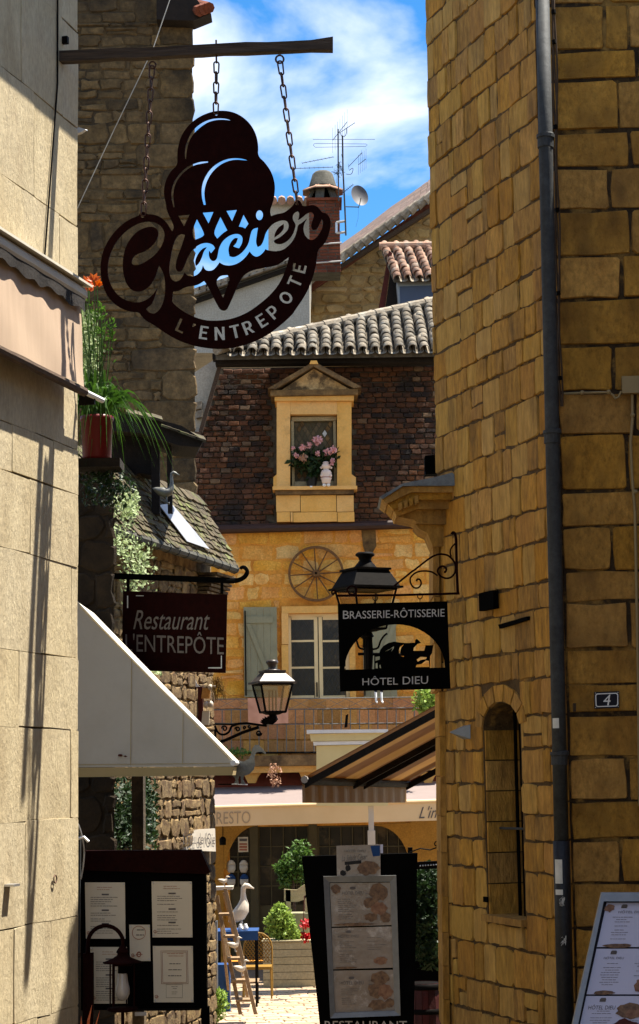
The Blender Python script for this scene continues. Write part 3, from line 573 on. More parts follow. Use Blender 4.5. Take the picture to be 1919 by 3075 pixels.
# sunlit vine on the lean-to wall
def vgen(x0, x1, y0, y1, w0, w1, cl=14, seed=1, sp=26):
    q = random.Random(seed); cs = [(q.uniform(x0, x1), q.uniform(y0, y1)) for _ in range(cl)]
    def g(rng):
        c = rng.choice(cs); px = min(max(rng.gauss(c[0], sp), x0-8), x1+8); py = rng.gauss(c[1], sp*1.3)
        return Hpx(px, py, rng.uniform(w0, w1)), LN + V((0,0,.6))
    return g
vr = random.Random(41)
v1 = foliage(1700, vgen(345, 470, 1600, 2010, .1, .5, 18, 2, 18), .036, vr).build('climbing_vine', M['vine']); tag(v1, 'pale sunlit vine climbing the wall beside the restaurant board', 'vine', kind=None)
v2 = foliage(500, vgen(350, 400, 1500, 1540, .1, .3, 8, 5, 14), .04, vr).build('roof_creeper', M['vine']); tag(v2, 'pale green creeper growing over the slate roof beside the black dormer', 'creeper')
v3 = foliage(3000, vgen(330, 455, 2340, 2540, .05, .35, 16, 6, 26), .05, vr).build('ivy', M['darkleaf']); tag(v3, 'dark ivy hanging under the cream awning above the menu case', 'ivy')
v4 = foliage(900, vgen(215, 300, 2360, 2470, .05, .3, 6, 9, 22), .05, vr).build('ivy', M['darkleaf']); tag(v4, 'small dark ivy tuft under the awning next to the pale wall corner', 'ivy')
# ================================================================= DARK PIER
YG = 14.6; xg = at(345, 1800, YG).x
pr = thing('stone_pier', 'dark masonry pier carrying the restaurant board bracket', 'pier', (xg-.3, YG, gz(YG)))
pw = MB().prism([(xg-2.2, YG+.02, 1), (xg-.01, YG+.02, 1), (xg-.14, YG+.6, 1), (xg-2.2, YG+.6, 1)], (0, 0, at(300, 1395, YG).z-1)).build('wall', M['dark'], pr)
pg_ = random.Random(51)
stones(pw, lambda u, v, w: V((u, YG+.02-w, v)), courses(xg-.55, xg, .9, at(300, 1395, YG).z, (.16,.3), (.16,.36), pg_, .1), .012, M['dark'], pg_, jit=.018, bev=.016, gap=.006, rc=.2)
tv = MB(); tvr = random.Random(77)
for _ in range(900): tv.leaf(at(tvr.gauss(255,22), tvr.uniform(940,1210), 13.6+tvr.uniform(-.1,.1)), V((tvr.gauss(0,1), -.4, tvr.gauss(0,1))), V((0,-1,.3)), .035*tvr.uniform(.6,1.4), .022)
tv = stf(tv.build('wall_creeper', M['vine'])); tag(tv, 'pale creeper behind the red daylily pot', 'creeper')
tv['kind'] = 'thing'
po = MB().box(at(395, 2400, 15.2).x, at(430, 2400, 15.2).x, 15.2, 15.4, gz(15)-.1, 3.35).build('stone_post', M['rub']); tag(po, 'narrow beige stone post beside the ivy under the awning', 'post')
# ================================================================= RED POT WITH DAYLILIES
YP = 12.7; pb = at(291, 1382, YP); kp = YP/F
pt = thing('potted_daylily', 'red pot of arching daylily leaves with orange flowers on the tower side', 'potted plant', pb)
MB().lathe([(40*kp,0),(44*kp,8*kp),(48*kp,120*kp),(51*kp,122*kp),(51*kp,134*kp),(46*kp,134*kp),(45*kp,126*kp)], pb, 20).build('pot', M['pot'], pt, True)
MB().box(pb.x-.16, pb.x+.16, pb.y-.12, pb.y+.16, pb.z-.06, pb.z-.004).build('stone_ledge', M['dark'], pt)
qr = random.Random(61); lb = MB()
for i in range(190):
    a = qr.uniform(0, 2*math.pi); L = qr.uniform(.32, .72); out = qr.uniform(.05, .75); top = pb + V((qr.uniform(-.07,.07), qr.uniform(-.07,.07), .27))
    dx = V((math.cos(a)*.85+.33, math.sin(a)*.5, 0)); pts = []
    for j in range(8):
        q = j/7; pts.append(top + dx*(L*out*q*1.05) + V((0,0, L*(1.3*q - (.75+out*1.6)*q*q))))
    sd_v = (pts[4]-pts[1]).cross(V((qr.uniform(-.5,.5), 1, qr.uniform(-.3,.6)))).normalized(); lb.blade(pts, qr.uniform(.014, .026), sd_v)
stf(lb.build('leaves', M['grass'], pt))
sb = MB(); fb = MB(); bd = MB()
for (fx, fy) in ((262,850),(282,842),(268,872),(250,862),(292,858)):
    p1 = at(fx, fy, YP+qr.uniform(-.1,.1)); p0 = pb + V((qr.uniform(-.05,.05), 0, .28)); sb.tube([p0, (p0+p1)/2+V((qr.uniform(-.03,.03),0,0)), p1], .0035, 5)
    fb = MB()
    for q in range(6):
        a = q*math.pi/3; d = V((math.cos(a), -.4, math.sin(a)*.6+.5)); fb.leaf(p1, d, V((0,-1,.3)), .055, .03)
    fb.build('flower', M['orange'], pt)
for i in range(16):
    p1 = at(qr.uniform(238, 345), qr.uniform(880, 1010), YP+qr.uniform(-.1,.1)); p0 = pb + V((qr.uniform(-.05,.08), 0, .28)); sb.tube([p0, (p0+p1)/2+V((qr.uniform(-.03,.03),0,0)), p1], .003, 5)
    for q in range(9): bd.leaf(p1+V((0,0,-.03*q*qr.random())), V((qr.uniform(-1,1), -.3, qr.uniform(0,1.2))), V((0,-1,0)), .035, .012)
stf(sb.build('stems', M['leaf'], pt)); stf(bd.build('buds', M['leaf'], pt))
hg = foliage(500, in_ball(pb+V((.05,.1,-.16)), .2, .1, .14, 0), .035, qr, -.4).build('trailing_plant', M['darkleaf']); tag(hg, 'dark trailing plant hanging below the red pot', 'plant', None, 'stuff')
# ================================================================= RESTAURANT BOARD
YR = 15.0; f6 = lambda x, y: (220+x*.4894, 1400+y*.4894)
rs = thing('restaurant_sign', 'dark brown hanging board reading Restaurant L\'Entrepôte on a hooked bracket', 'sign', at(525, 1900, YR))
MB().plate([[f6(305,765), f6(945,788), f6(935,1268), f6(298,1250)]], fr(YR), (0,.03,0)).build('board', M['rust'], rs)
bk = MB(); bk.prism([at(*f6(250,655), YR+.0), at(*f6(960,684), YR), at(*f6(960,718), YR), at(*f6(250,690), YR)], (0,.03,0))
pxtube(bk, [(*f6(940,701),), *[f6(*q) for q in smooth_path([(960,702),(1010,700),(1050,680),(1068,648),(1052,622),(1032,622),(1026,632)], 4)]], [8]*5+[7]*8+[6]*7+[5]*6, YR+.015, 8)
for x in (337, 912): pxtube(bk, [f6(x, 690), f6(x, 782)], 5, YR+.015)
bk.build('bracket', M['blackpaint'], rs)
M['dim'] = mat('faded_sign_lettering', (.17,.145,.12), (.12,.10,.085), 30, .8)
text('Restaurant', *[f6(368,0)[0], f6(838,0)[0]], f6(0,885)[1], f6(0,1003)[1], fr(YR-.004), M['dim'], rs, 'lettering', .35, 2)
text('L\'ENTREPÔTE', f6(320,0)[0], f6(924,0)[0], f6(0,1012)[1], f6(0,1146)[1], fr(YR-.004), M['dim'], rs, 'lettering', 0, 10)
cm_ = MB()
for (a, b, c, d) in ((828,1234,912,1241),(906,1162,912,1240),(330,795,337,870),(385,793,432,797)): cm_.quad(*[at(*f6(*q), YR-.004) for q in ((a,b),(c,b),(c,d),(a,d))])
cm_.build('corner_marks', M['stick'], rs)
# ================================================================= CREAM AWNING (closed cheek)
YA = 13.4
ca = thing('cream_awning', 'large cream awning with triangular side cheek below the restaurant board', 'awning', at(300, 2320, YA))
MB().prism([at(231, 1804, YA), at(350, 1930, YA), at(470, 2052, YA), at(590, 2170, YA), at(690, 2272, YA), at(704, 2286, YA), at(702, 2302, YA), at(226, 2304, YA)], (0,.006,0)).build('side_cheek', M['cream'], ca)
MB().prism([at(231, 1806, YA+.008), at(470, 2052, YA+.008), at(700, 2285, YA+.008), at(700, 2289, YA+.008), at(470, 2058, YA+.008), at(230, 1812, YA+.008)], (0,1.0,0)).build('canvas_top', M['cream'], ca)
for (a_, b_) in (((226,2296),(700,2292)), ((240,1822),(690,2280)), ((395,1978),(392,2296)), ((550,2134),(548,2294))): pxtube(MB(), [a_, ((a_[0]+b_[0])/2, (a_[1]+b_[1])/2+(0 if a_[1] > 2000 else 3)), b_], 1.0, YA-.002, 4).build('seam', M['creambar'], ca)
MB().tube([at(700, 2291, YA-.01), at(700, 2291, YA-.01)+V((0,1.0,0))], .02, 8).build('front_bar', M['white'], ca)
MB().prism([at(226, 2305, YA-.003), at(700, 2303, YA-.003), at(696, 2328, YA-.003), at(226, 2334, YA-.003)], (0,.005,0)).build('valance', M['creambar'], ca)
MB().prism([at(700, 2303, YA), at(702, 2303, YA), at(698, 2328, YA), at(696, 2328, YA)], (0,1.0,0)).build('front_valance', M['creambar'], ca)
MB().box(at(224,2000,YA).x, at(233,2000,YA).x, YA+.02, YA+1.0, 3.3, at(230,1830,YA).z).build('wall_bar', M['black'], ca)
ri = MB(); ri.ball(at(361, 2268, YA-.01), .016, .012, .008); ri.leaf(at(370,2270,YA-.02), V((1,0,-.2)), V((0,-1,0)), .03, .012); ri = ri.build('dead_leaf', M['rbrown']); tag(ri, 'dark dried leaf stuck on the cream awning cheek', 'leaf')
# tin goose silhouette
c1_ = lambda x, y: (460+x*.26455, 1960+y*.26455)
tg = thing('tin_goose', 'flat grey tin goose silhouette standing at the awning tip', 'goose figure', at(720, 2358, 13.9))
MB().plate([mp(lambda p: c1_(*p), [(1284,1142),(1240,1088),(1190,1046),(1155,1046),(1122,1088),(1110,1160),(1080,1208),(1030,1235),(960,1225),(890,1195),(840,1165),(865,1260),(895,1330),(885,1372),(900,1397),(925,1420),(935,1450),(915,1488),(968,1490),(965,1440),(975,1402),(993,1402),(997,1490),(1050,1495),(1020,1440),(1030,1400),(1090,1380),(1140,1330),(1157,1270),(1147,1200),(1162,1140),(1200,1120),(1240,1130),(1270,1152)])], fr(13.9), (0,.012,0)).build('silhouette', M['tingrey'], tg)
MB().prism([at(*c1_(890,1488), 13.87), at(*c1_(1065,1494), 13.87), at(*c1_(1065,1503), 13.87), at(*c1_(890,1498), 13.87)], (0,.07,0)).build('base_plate', M['white'], tg)
pxtube(MB(), [(*c1_(740,1494), 13.91), (*c1_(900,1494), 13.91)], 2, 13.9).build('rod', M['black'], tg)
M['lampglass2'] = glassmat('dusty_lantern_pane', (.80,.78,.70), .14, .2)
M['lampmetal'] = mat('aged_lantern_metal', (.085,.07,.06), (.035,.026,.02), 9, .4, .05, 30, metal=.2)
# ================================================================= LANTERNS
def lantern(name, label, cx, Y, yt, rc, yr, rr_, ye, re, yb, rb, mroof, mframe, mglass, rot=rad(62), tilt=None, cand=True):
    k = Y/F; c = at(cx, ye, Y); Z = lambda y: (ye-y)*k
    th = thing(name, label, 'lantern', c + V((0,0,Z(yb))))
    MB().lathe([(rc*.2*k, Z(yt-3)), (rc*.8*k, Z(yt-2)), (rc*k, Z(yt+3)), (rc*k, Z(yt+8)), (rc*.72*k, Z(yt+13)), (rc*.62*k, Z(yt+22)), (rc*.75*k, Z(yt+28)), (rc*1.25*k, Z(yr-3)), (rc*1.3*k, Z(yr+2))], c, 14).build('chimney', mroof, th, True)
    m = MB(); m.frust(c, Z(yr+6), rr_*1.12*k, Z(yr), rr_*1.12*k, 4, rot); m.frust(c, Z(ye), re*.97*k, Z(yr+6), rr_*k, 4, rot); m.build('roof', mroof, th)
    MB().frust(c, Z(ye+6), re*1.06*k, Z(ye), re*1.06*k, 4, rot).build('eave', mroof, th)
    bt = re*.86*k; bb = rb*k; zt, zb_ = Z(ye+7), Z(yb)
    cr = [V((math.cos(rot+i*math.pi/2), math.sin(rot+i*math.pi/2), 0)) for i in range(4)]
    fm = MB()
    for i in range(4):
        fm.tube([c+cr[i]*bt+V((0,0,zt)), c+cr[i]*bb+V((0,0,zb_))], 3.6*k, 5)
        for (q, zz) in ((bt, zt-.002), (bb, zb_)): fm.tube([c+cr[i]*q+V((0,0,zz)), c+cr[(i+1) % 4]*q+V((0,0,zz))], 3.4*k, 5)
    fm.build('frame', mframe, th)
    for i in range(4):
        a, b = cr[i], cr[(i+1) % 4]; s = .93
        MB().quad(c+a*bt*s+V((0,0,zt)), c+b*bt*s+V((0,0,zt)), c+b*bb*s+V((0,0,zb_)), c+a*bb*s+V((0,0,zb_))).build('pane', mglass, th)
    bs = MB(); bs.frust(c, Z(yb+8), rb*.5*k, Z(yb), rb*1.02*k, 4, rot); bs.lathe([(rb*.18*k, Z(yb+30)), (rb*.36*k, Z(yb+22)), (rb*.25*k, Z(yb+8))], c, 8)
    bs.build('base', mframe, th)
    if cand:
        cl = MB()
        for dx in (-10, 0, 10): cl.tube([c+V((dx*k, 0, Z(yb))), c+V((dx*k, 0, Z(ye+25)))], 2.6*k, 6)
        cl.build('lamp_tubes', M['tingrey'], th)
    return th, c, k
lt, lc_, lk_ = lantern('street_lantern', 'silver topped glass street lantern on a scrolled bracket before the balcony', 818, 19.4, 1984, 18, 2014, 42, 2048, 80, 2138, 44, M['lampmetal'], M['black'], M['lampglass2'])
bk = MB(); YL = 19.4
pxtube(bk, [c1_(660,805), c1_(900,812), c1_(1060,800), c1_(1290,832)], 3.6, YL); pxtube(bk, [c1_(680,1048), c1_(840,985), c1_(1020,905), c1_(1200,845)], 5, YL)
for cx, cy, r, a0, a1 in ((810,862,34,180,620),(958,870,30,180,620),(1040,850,18,90,500),(1200,912,34,0,520),(1090,838,18,0,360)): pxtube(bk, [c1_(*q) for q in spiral(cx, cy, r, r*.25, a0, a1, 20)], 2.4, YL)
pxtube(bk, [c1_(*q) for q in smooth_path([(700,830),(740,910),(800,930),(860,900),(890,840),(960,810)], 4)], 3.4, YL)
pxtube(bk, [c1_(690,830), c1_(695,1040)], 7, YL)
for i in range(9):
    a = rad(200+i*17); bk.leaf(at(*c1_(1310,810), YL), V((math.cos(a), -.5, -math.sin(a)*.7)), V((0,-1,.4)), .10, .05)
bk.build('scroll_bracket', M['black'], lt)
jo = thing('shop_board', 'pale grey board lettered Le Jeu de l\'Oie on the rubble wall corner', 'sign', at(600, 2550, 18.3))
MB().prism([at(545, 2494, 18.3), at(646, 2488, 19.0), at(648, 2557, 19.0), at(548, 2553, 18.3)], -LN*.02).build('board', M['goosew'], jo)
text("Le Jeu de l'Oie", 0, 1, 0, 1, lambda a, b: at(551+(646-551)*a, 2500+46*b+1*a, 18.27+.7*a), M['inkgrey'], jo)
# little shop decorations at the lean-to corner
sd = thing('shop_wall_display', 'brown wooden display panel with white goose ornaments on the sunlit rubble wall', 'display panel', at(600, 2180, 18.7))
MB().prism([at(*c1_(450,390), 18.7), at(*c1_(560,385), 18.7), at(*c1_(570,860), 18.7), at(*c1_(480,840), 18.7), at(*c1_(478,640), 18.7), at(*c1_(455,630), 18.7)], (0,.06,0)).build('panel', M['rbrown'], sd)
MB().prism([at(*c1_(380,215), 18.75), at(*c1_(438,215), 18.75), at(*c1_(470,800), 18.75), at(*c1_(405,735), 18.75)], (0,.05,0)).build('pale_board', M['creamwood'], sd)
for (a, b, c, d) in ((560,400,650,520),(560,660,640,820)): MB().prism([at(*c1_(a,b), 18.68), at(*c1_(c,b), 18.68), at(*c1_(c-8,d), 18.68), at(*c1_(a-15,d), 18.68)], (0,.04,0)).build('small_panel', M['terra'] if b < 500 else M['paper'], sd)
for (x, y, r) in ((650,395,30),(690,392,22),(600,590,34),(650,585,34)): MB().ball(at(*c1_(x,y), 18.66), r*.26*18.7/F, None, r*.32*18.7/F).build('white_ornament', M['goosew'], sd, True)
MB().prism([at(*c1_(465,210), 18.64), at(*c1_(450,330), 18.64), at(*c1_(470,385), 18.64), at(*c1_(525,385), 18.64), at(*c1_(490,340), 18.64)], (0,.02,0)).build('white_plume', M['white'], sd)
st = MB(); q = random.Random(8)
for i in range(60):
    p0 = at(*c1_(700+q.uniform(-20,20), 330), 18.6); st.tube([p0, p0+V((q.uniform(-.03,.06), q.uniform(-.05,.05), q.uniform(-.02,.05))), p0+V((q.uniform(-.02,.1), 0, -q.uniform(.05,.2)))], .0022, 4)
st = st.build('straw_bunch', M['rattan']); tag(st, 'wispy straw bunch hanging at the rubble wall corner', 'straw')
for (x0, x1, y0, y1, l) in ((15,75,205,345,'leftmost'),(80,135,205,345,'rightmost')):
    b_ = MB().prism([at(*c1_(x0,y0), 17.9), at(*c1_(x1,y0), 17.9), at(*c1_(x1-4,y1), 17.9), at(*c1_(x0+6,y1), 17.9)], (0,.05,0)).build('white_box', M['goosew']); tag(b_, l + ' of two small white boxes hung just under the restaurant board', 'box', 'white boxes under the restaurant board')
# ================================================================= LEFT MENU CASE
YM = 12.4
def bars(mb, x0, x1, y0, y1, mf, rng, step=6.0, th=2.0, fill=.8, center=False):
    y = y0
    while y < y1:
        w = (x1-x0)*rng.uniform(.45, 1)*fill; a = (x0+x1-w)/2 if center else x0
        while a < x0 + w + ((x1-x0-w)/2 if center else 0):
            l = rng.uniform(4, 14); b = min(a+l, x1); mb.quad(mf(a, y), mf(b, y), mf(b, y+th), mf(a, y+th)); a = b+1.6
        y += step*rng.choice((1, 1, 1, 1.7))
mc = thing('menu_case', 'dark brown glazed menu case with five cream menu sheets by the pale wall', 'menu board', at(420, 3040, YM))
MB().prism([at(243, 2600, YM), at(604, 2600, YM), at(603, 3030, YM), at(243, 3034, YM)], (0,.08,0)).build('case', M['blackpaint'], mc)
MB().prism([at(252, 2556, YM-.02), at(602, 2553, YM-.02), at(632, 2620, YM-.02), at(620, 2625, YM-.02), at(252, 2614, YM-.02)], (0,.14,0)).build('canopy', M['rust'], mc)
MB().prism([at(604, 2618, YM-.01), at(618, 2622, YM-.01), at(622, 3075, YM-.01), at(604, 3075, YM-.01)], (0,.1,0)).build('side_post', M['blackpaint'], mc)
for x in (250, 606): MB().box(at(x,3000,YM).x, at(x+22,3000,YM).x, YM, YM+.07, gz(YM), at(x,3030,YM).z+.01).build('leg', M['blackpaint'], mc)
MB().prism([at(330, 3031, YM-.012), at(600, 3028, YM-.012), at(600, 3034, YM-.012), at(330, 3037, YM-.012)], (0,.02,0)).build('bottom_rail', M['black'], mc)
MB().prism([at(405, 3040, YM-.02), at(440, 3039, YM-.02), at(440, 3050, YM-.02), at(405, 3051, YM-.02)], (0,.02,0)).build('label_holder', M['milk'], mc)
pr_ = random.Random(71)
for k_, (x0, x1, y0, y1) in enumerate(((255,375,2650,2819),(455,576,2647,2815),(271,381,2844,3014),(388,450,2777,2886),(459,579,2841,3010))):
    mf = fr(YM-.008); pg = MB().prism([mf(x0,y0), mf(x1,y0), mf(x1+2,y1), mf(x0+3,y1)], (0,.003,0)).build('menu_sheet', M['paper'], mc)
    mf = fr(YM-.010); a = MB(); b = MB(); w, h = x1-x0, y1-y0
    if k_ == 3:
        pxtube(b, circ((x0+x1)/2-2, y0+24, 20, 20, 18), .9, YM-.010, 4, True); bars(a, x0+18, x1-18, y0+14, y0+36, mf, pr_, 9, 3, .9, True); pxtube(b, circ((x0+x1)/2-2, y1-20, 6, 7, 10), 1.6, YM-.010, 4, True)
        b.quad(mf(x0+20,y1-21), mf(x1-22,y1-21), mf(x1-22,y1-19), mf(x0+20,y1-19))
    elif k_ == 4:
        for m_ in (0, 4): pxtube(b, [(x0+24+m_,y0+14+m_),(x1-16-m_,y0+14+m_),(x1-14-m_,y1-56-m_),(x0+26+m_,y1-56-m_)], .7, YM-.010, 4, True)
        bars(a, x0+44, x1-34, y0+52, y0+100, mf, pr_, 18, 2.4, 1, True); bars(b, x0+38, x1-28, y0+22, y0+40, mf, pr_, 7, 1.6, .9, True); pxtube(a, [(x0+40,y1-54),(x1-31,y1-54),(x1-31,y1-14),(x0+40,y1-14)], .5, YM-.010, 4, True); bars(a, x0+54, x1-46, y1-48, y1-24, mf, pr_, 6, 1.2, .9, True)
    else:
        bars(b, x0+36, x1-20, y0+14, y0+24, mf, pr_, 7, 1.2, .9)
        for q, yy in enumerate((.2, .48, .72)):
            a.quad(mf(x0+w*.42, y0+h*yy), mf(x0+w*.60, y0+h*yy), mf(x0+w*.60, y0+h*yy+4.5), mf(x0+w*.42, y0+h*yy+4.5)); bars(a, x0+17, x1-20, y0+h*(yy+.06), y0+h*(yy+.24), mf, pr_, 6.5, 1.5, .85)
    pxtube(b, spiral(x0+11, y1-18, 6, 2, 0, 500, 12), .8, YM-.010, 4)
    stf(a.build('print', M['inkgrey'], pg)); stf(b.build('print', M['inkred'], pg))
    for cx, cy in ((x0+5,y0+5),(x1-4,y0+5),(x1-3,y1-5),(x0+7,y1-6)): MB().ball(at(cx, cy, YM-.012), .004).build('pin', M['alum'], pg)
# ---- swan neck lamp
YN = 12.15; kn = YN/F; l5 = lambda x, y: (220+x*.2778, 2760+y*.2778)
lp = thing('garden_lamp', 'small swan neck lamp with a flared cap in front of the menu case', 'lamp', at(264, 3075, YN)-V((0,0,.2)))
MB().prism([at(249, 2864, YN), at(279, 2862, YN), at(280, 3240, YN), at(248, 3240, YN)], (0,.05,0)).build('post', M['rust'], lp)
pxtube(MB(), [(263, 2864)] + circ(317, 2834, 53, 54, 16, 180, 355) + [(370, 2846)], 6, YN, 8).build('swan_neck', M['rust'], lp, True)
cx = at(368, 2890, YN); Z = lambda y: (2890-y)*kn
MB().lathe([(2*kn,Z(2838)),(8*kn,Z(2843)),(17*kn,Z(2856)),(19*kn,Z(2861)),(15*kn,Z(2864)),(15*kn,Z(2868)),(27*kn,Z(2877)),(44*kn,Z(2884)),(58*kn,Z(2889)),(58*kn,Z(2891)),(30*kn,Z(2893)),(28*kn,Z(2899))], cx, 24).build('cap', M['rust'], lp, True)
MB().lathe([(12*kn,Z(2920)),(14*kn,Z(2924)),(16*kn,Z(2945)),(21*kn,Z(2965)),(21*kn,Z(2980)),(14*kn,Z(2996)),(5*kn,Z(3000))], cx, 18).build('glass_chimney', M['milk'], lp, True)
MB().lathe([(14*kn,Z(2896)),(14*kn,Z(2921))], cx, 12).build('burner', M['blackpaint'], lp)
for x in (331, 341, 403, 380): pxtube(MB(), [(x, 2896, YN+(.03 if x in (380,331) else -.03)), (x, 3022, YN+(.03 if x in (380,331) else -.03))], 2.4 if x != 341 else 4.5, YN).build('rod', M['rust'], lp)
MB().lathe([(44*kn,Z(3020)),(46*kn,Z(3026)),(40*kn,Z(3030))], cx, 20).build('base_ring', M['rust'], lp, True)
MB().lathe([(5*kn,Z(3030)),(5*kn,Z(3200))], cx, 8).build('stem', M['rust'], lp)
# ---- steel pole with curved handle at the wall corner
pc = thing('awning_crank', 'grey steel bar with curved handle fixed at the pale wall corner', 'crank', at(245, 2860, 12.06))
MB().prism([at(226, 2500, 12.06), at(242, 2500, 12.06), at(239, 2862, 12.06), at(222, 2862, 12.06)], (0,.03,0)).build('bar', M['pipe'], pc)
pxtube(MB(), [(q[0], q[1]) for q in smooth_path([(222,2455),(236,2478),(246,2510),(253,2550),(250,2600),(243,2640)], 4)], 2.6, 12.05).build('curved_handle', M['alum'], pc)
pxtube(MB(), [(232,2520),(252,2514),(266,2528)], 5, 12.05).build('clamp', M['alum'], pc)
rl = MB(); q = random.Random(4)
for (x, y, x2, y2, w) in ((262,3110,276,3018,.02),(285,3110,300,3035,.01),(250,3110,244,3050,.014)): rl.blade([at(x,y,12.05), at((x+x2)/2-3,(y+y2)/2,12.03), at(x2,y2,12.05)], w, V((1,0,0)))
rl = rl.build('red_leaf_plant', M['orange']); tag(rl, 'reddish blade leaves poking up before the swan neck lamp', 'plant')
# ================================================================= CENTRAL MENU STAND
YC = 9.5
cs_ = thing('menu_stand', 'tall black tapering menu stand with three brown food menus in a grey frame', 'menu board', at(1090, 3075, YC)-V((0,0,.6)))
MB().prism([at(906, 2572, YC), at(1254, 2562, YC), at(1243, 3075, YC), at(1232, 3500, YC), at(1003, 3500, YC), at(960, 3075, YC)], (0,.06,0)).build('back_board', M['blackpaint'], cs_)
fo = [(971,2632),(1190,2629),(1203,3050),(992,3058)]; fi = [(989,2650),(1172,2648),(1185,3036),(1006,3042)]
for i in range(4): MB().prism([at(*fo[i], YC-.03), at(*fo[(i+1) % 4], YC-.03), at(*fi[(i+1) % 4], YC-.022), at(*fi[i], YC-.022)], (0,.026,0)).build('frame_rail', M['alumd'], cs_)
mr = random.Random(73)
def food(mb, cx, cy, rx, ry, mf, rng, n=18): mb.add([mf(*p) for p in [(cx+math.cos(2*math.pi*i/n)*rx*rng.uniform(.75,1.1), cy+math.sin(2*math.pi*i/n)*ry*rng.uniform(.75,1.1)) for i in range(n)]], [tuple(range(n))])
def page(par, quad, Y, foods, head, hx, mpaper, split=.5):
    (x0,y0),(x1,y1),(x2,y2),(x3,y3) = quad
    mq = lambda Yy: (lambda u, v: at((x0*(1-u)+x1*u)*(1-v)+(x3*(1-u)+x2*u)*v, (y0*(1-u)+y1*u)*(1-v)+(y3*(1-u)+y2*u)*v, Yy))
    pg = MB().prism([at(*q, Y) for q in quad], (0,.003,0)).build('menu_page', mpaper, par)
    m1 = mq(Y-.0015); a = MB(); sc = 150.0
    text_into(a, head, hx[0], hx[1], hx[2], hx[3], m1); a.build('heading', M['inkgrey'], pg)
    b = MB(); mm = lambda px, py: m1(px/sc, py/sc); bars(b, .12*sc, .46*sc, (hx[3]+.1)*sc, .85*sc, mm, mr, 7, 1.6, .8); bars(b, .58*sc, .9*sc, .25*sc, .55*sc, mm, mr, 8, 1.4, .8); stf(b.build('print', M['inkgrey'], pg))
    c = MB(); m2 = mq(Y-.0025); c.add([m2(*p) for p in circ((hx[0]+hx[1])/2, hx[2]-.06, .05, .035, 10)], [tuple(range(10))]); c.build('crest', M['inkgrey'], pg)
    for i, (u, v, ru, rv, mk) in enumerate(foods): f_ = MB(); food(f_, u, v, ru, rv, mq(Y-.002-.0004*i), mr); f_.build('food_picture', M[mk], pg)
page(cs_, [(990,2652),(1172,2650),(1177,2778),(996,2783)], YC-.008, [(.8,.22,.17,.22,'food1'),(.66,.48,.13,.13,'food1'),(.8,.6,.15,.16,'food2'),(.66,.8,.12,.1,'food1'),(.9,.82,.09,.12,'food1'),(.1,.14,.09,.11,'food1'),(.4,.96,.35,.04,'food1')], 'HÔTEL DIEU', (.2,.55,.18,.27), M['paperd'])
page(cs_, [(996,2787),(1177,2782),(1180,2906),(1000,2911)], YC-.008, [(.8,.82,.12,.1,'food2'),(.2,.97,.2,.03,'food1')], 'HÔTEL DIEU', (.1,.45,.16,.24), M['paperd'])
page(cs_, [(1000,2915),(1181,2912),(1185,3036),(1006,3041)], YC-.008, [(.78,.2,.17,.17,'food1'),(.7,.5,.14,.2,'food1'),(.86,.52,.13,.2,'food2'),(.72,.84,.18,.14,'food1'),(.92,.8,.08,.12,'food1')], 'HÔTEL DIEU', (.1,.5,.24,.34), M['paperd'])
text('RESTAURANT', 975, 1222, 3066, 3092, fr(YC-.004), M['milk'], cs_)
tc = thing('table_card', 'mauve promotional card for La Salade César on top of the menu stand', 'card', at(1080, 2632, YC))
MB().prism([at(1010, 2540, YC-.02), at(1142, 2536, YC-.02), at(1143, 2630, YC-.02), at(1012, 2634, YC-.02)], (0,.004,0)).build('card', M['paperd'], tc)
MB().prism([at(1130, 2536, YC-.012), at(1150, 2536, YC-.012), at(1150, 2562, YC-.012), at(1130, 2562, YC-.012)], (0,.002,0)).build('second_card', M['paperw'], tc)
mf = fr(YC-.0225); text('HÔTEL DIEU', 1034, 1098, 2550, 2559, mf, M['inkgrey'], tc); text('La Salade César', 1026, 1102, 2566, 2584, mf, M['inkgrey'], tc, 'lettering', .3, -6)
f_ = MB(); food(f_, 1105, 2608, 38, 22, fr(YC-.0215), mr); f_.build('food_picture', M['food1'], tc)
MB().prism([at(1112,2540,YC-.0212), at(1141,2539,YC-.0212), at(1141,2570,YC-.0212), at(1120,2572,YC-.0212)], (0,.0005,0)).build('sky_picture', M['blue'], tc)
f_ = MB(); food(f_, 1045, 2607, 10, 10, fr(YC-.0225), mr); food(f_, 1030, 2622, 11, 9, fr(YC-.0225), mr); f_.add([mf(*p) for p in ((1035,2588),(1085,2583),(1085,2593),(1035,2598))], [(0,1,2,3)]); f_.build('badge', M['inkblack'], tc)
# ================================================================= RIGHT TOWER AND WALL
K0 = at(1646, 1200, 11.5); KB = V((K0.x, K0.y, 0)); TD = V((-.332, .943, 0)); TN = V((-.943, -.332, 0))
def Tm(s, z, w=0.0): return KB + TD*s + TN*w + V((0,0,z))
def th_(px, py, w=0.0):
    p = hit(px, py, KB+TN*w, TN); return (p-KB).dot(TD), p.z
WD = V((.9986, -.052, 0)); WN = V((-.052, -.9986, 0)); WB = KB + WD*.01
def Wm(u, z, w=0.0): return WB + WD*u + WN*w + V((0,0,z))
def wh(px, py, w=0.0):
    p = hit(px, py, WB+WN*w, WN); return (p-WB).dot(WD), p.z
TOPZ = 8.57; s_end = th_(1300, 900)[0]
tb = thing('stone_tower', 'ochre coursed stone tower wall with arched slit window right of the lane', 'tower', KB + TD*1.0 + V((0,0,gz(12))))
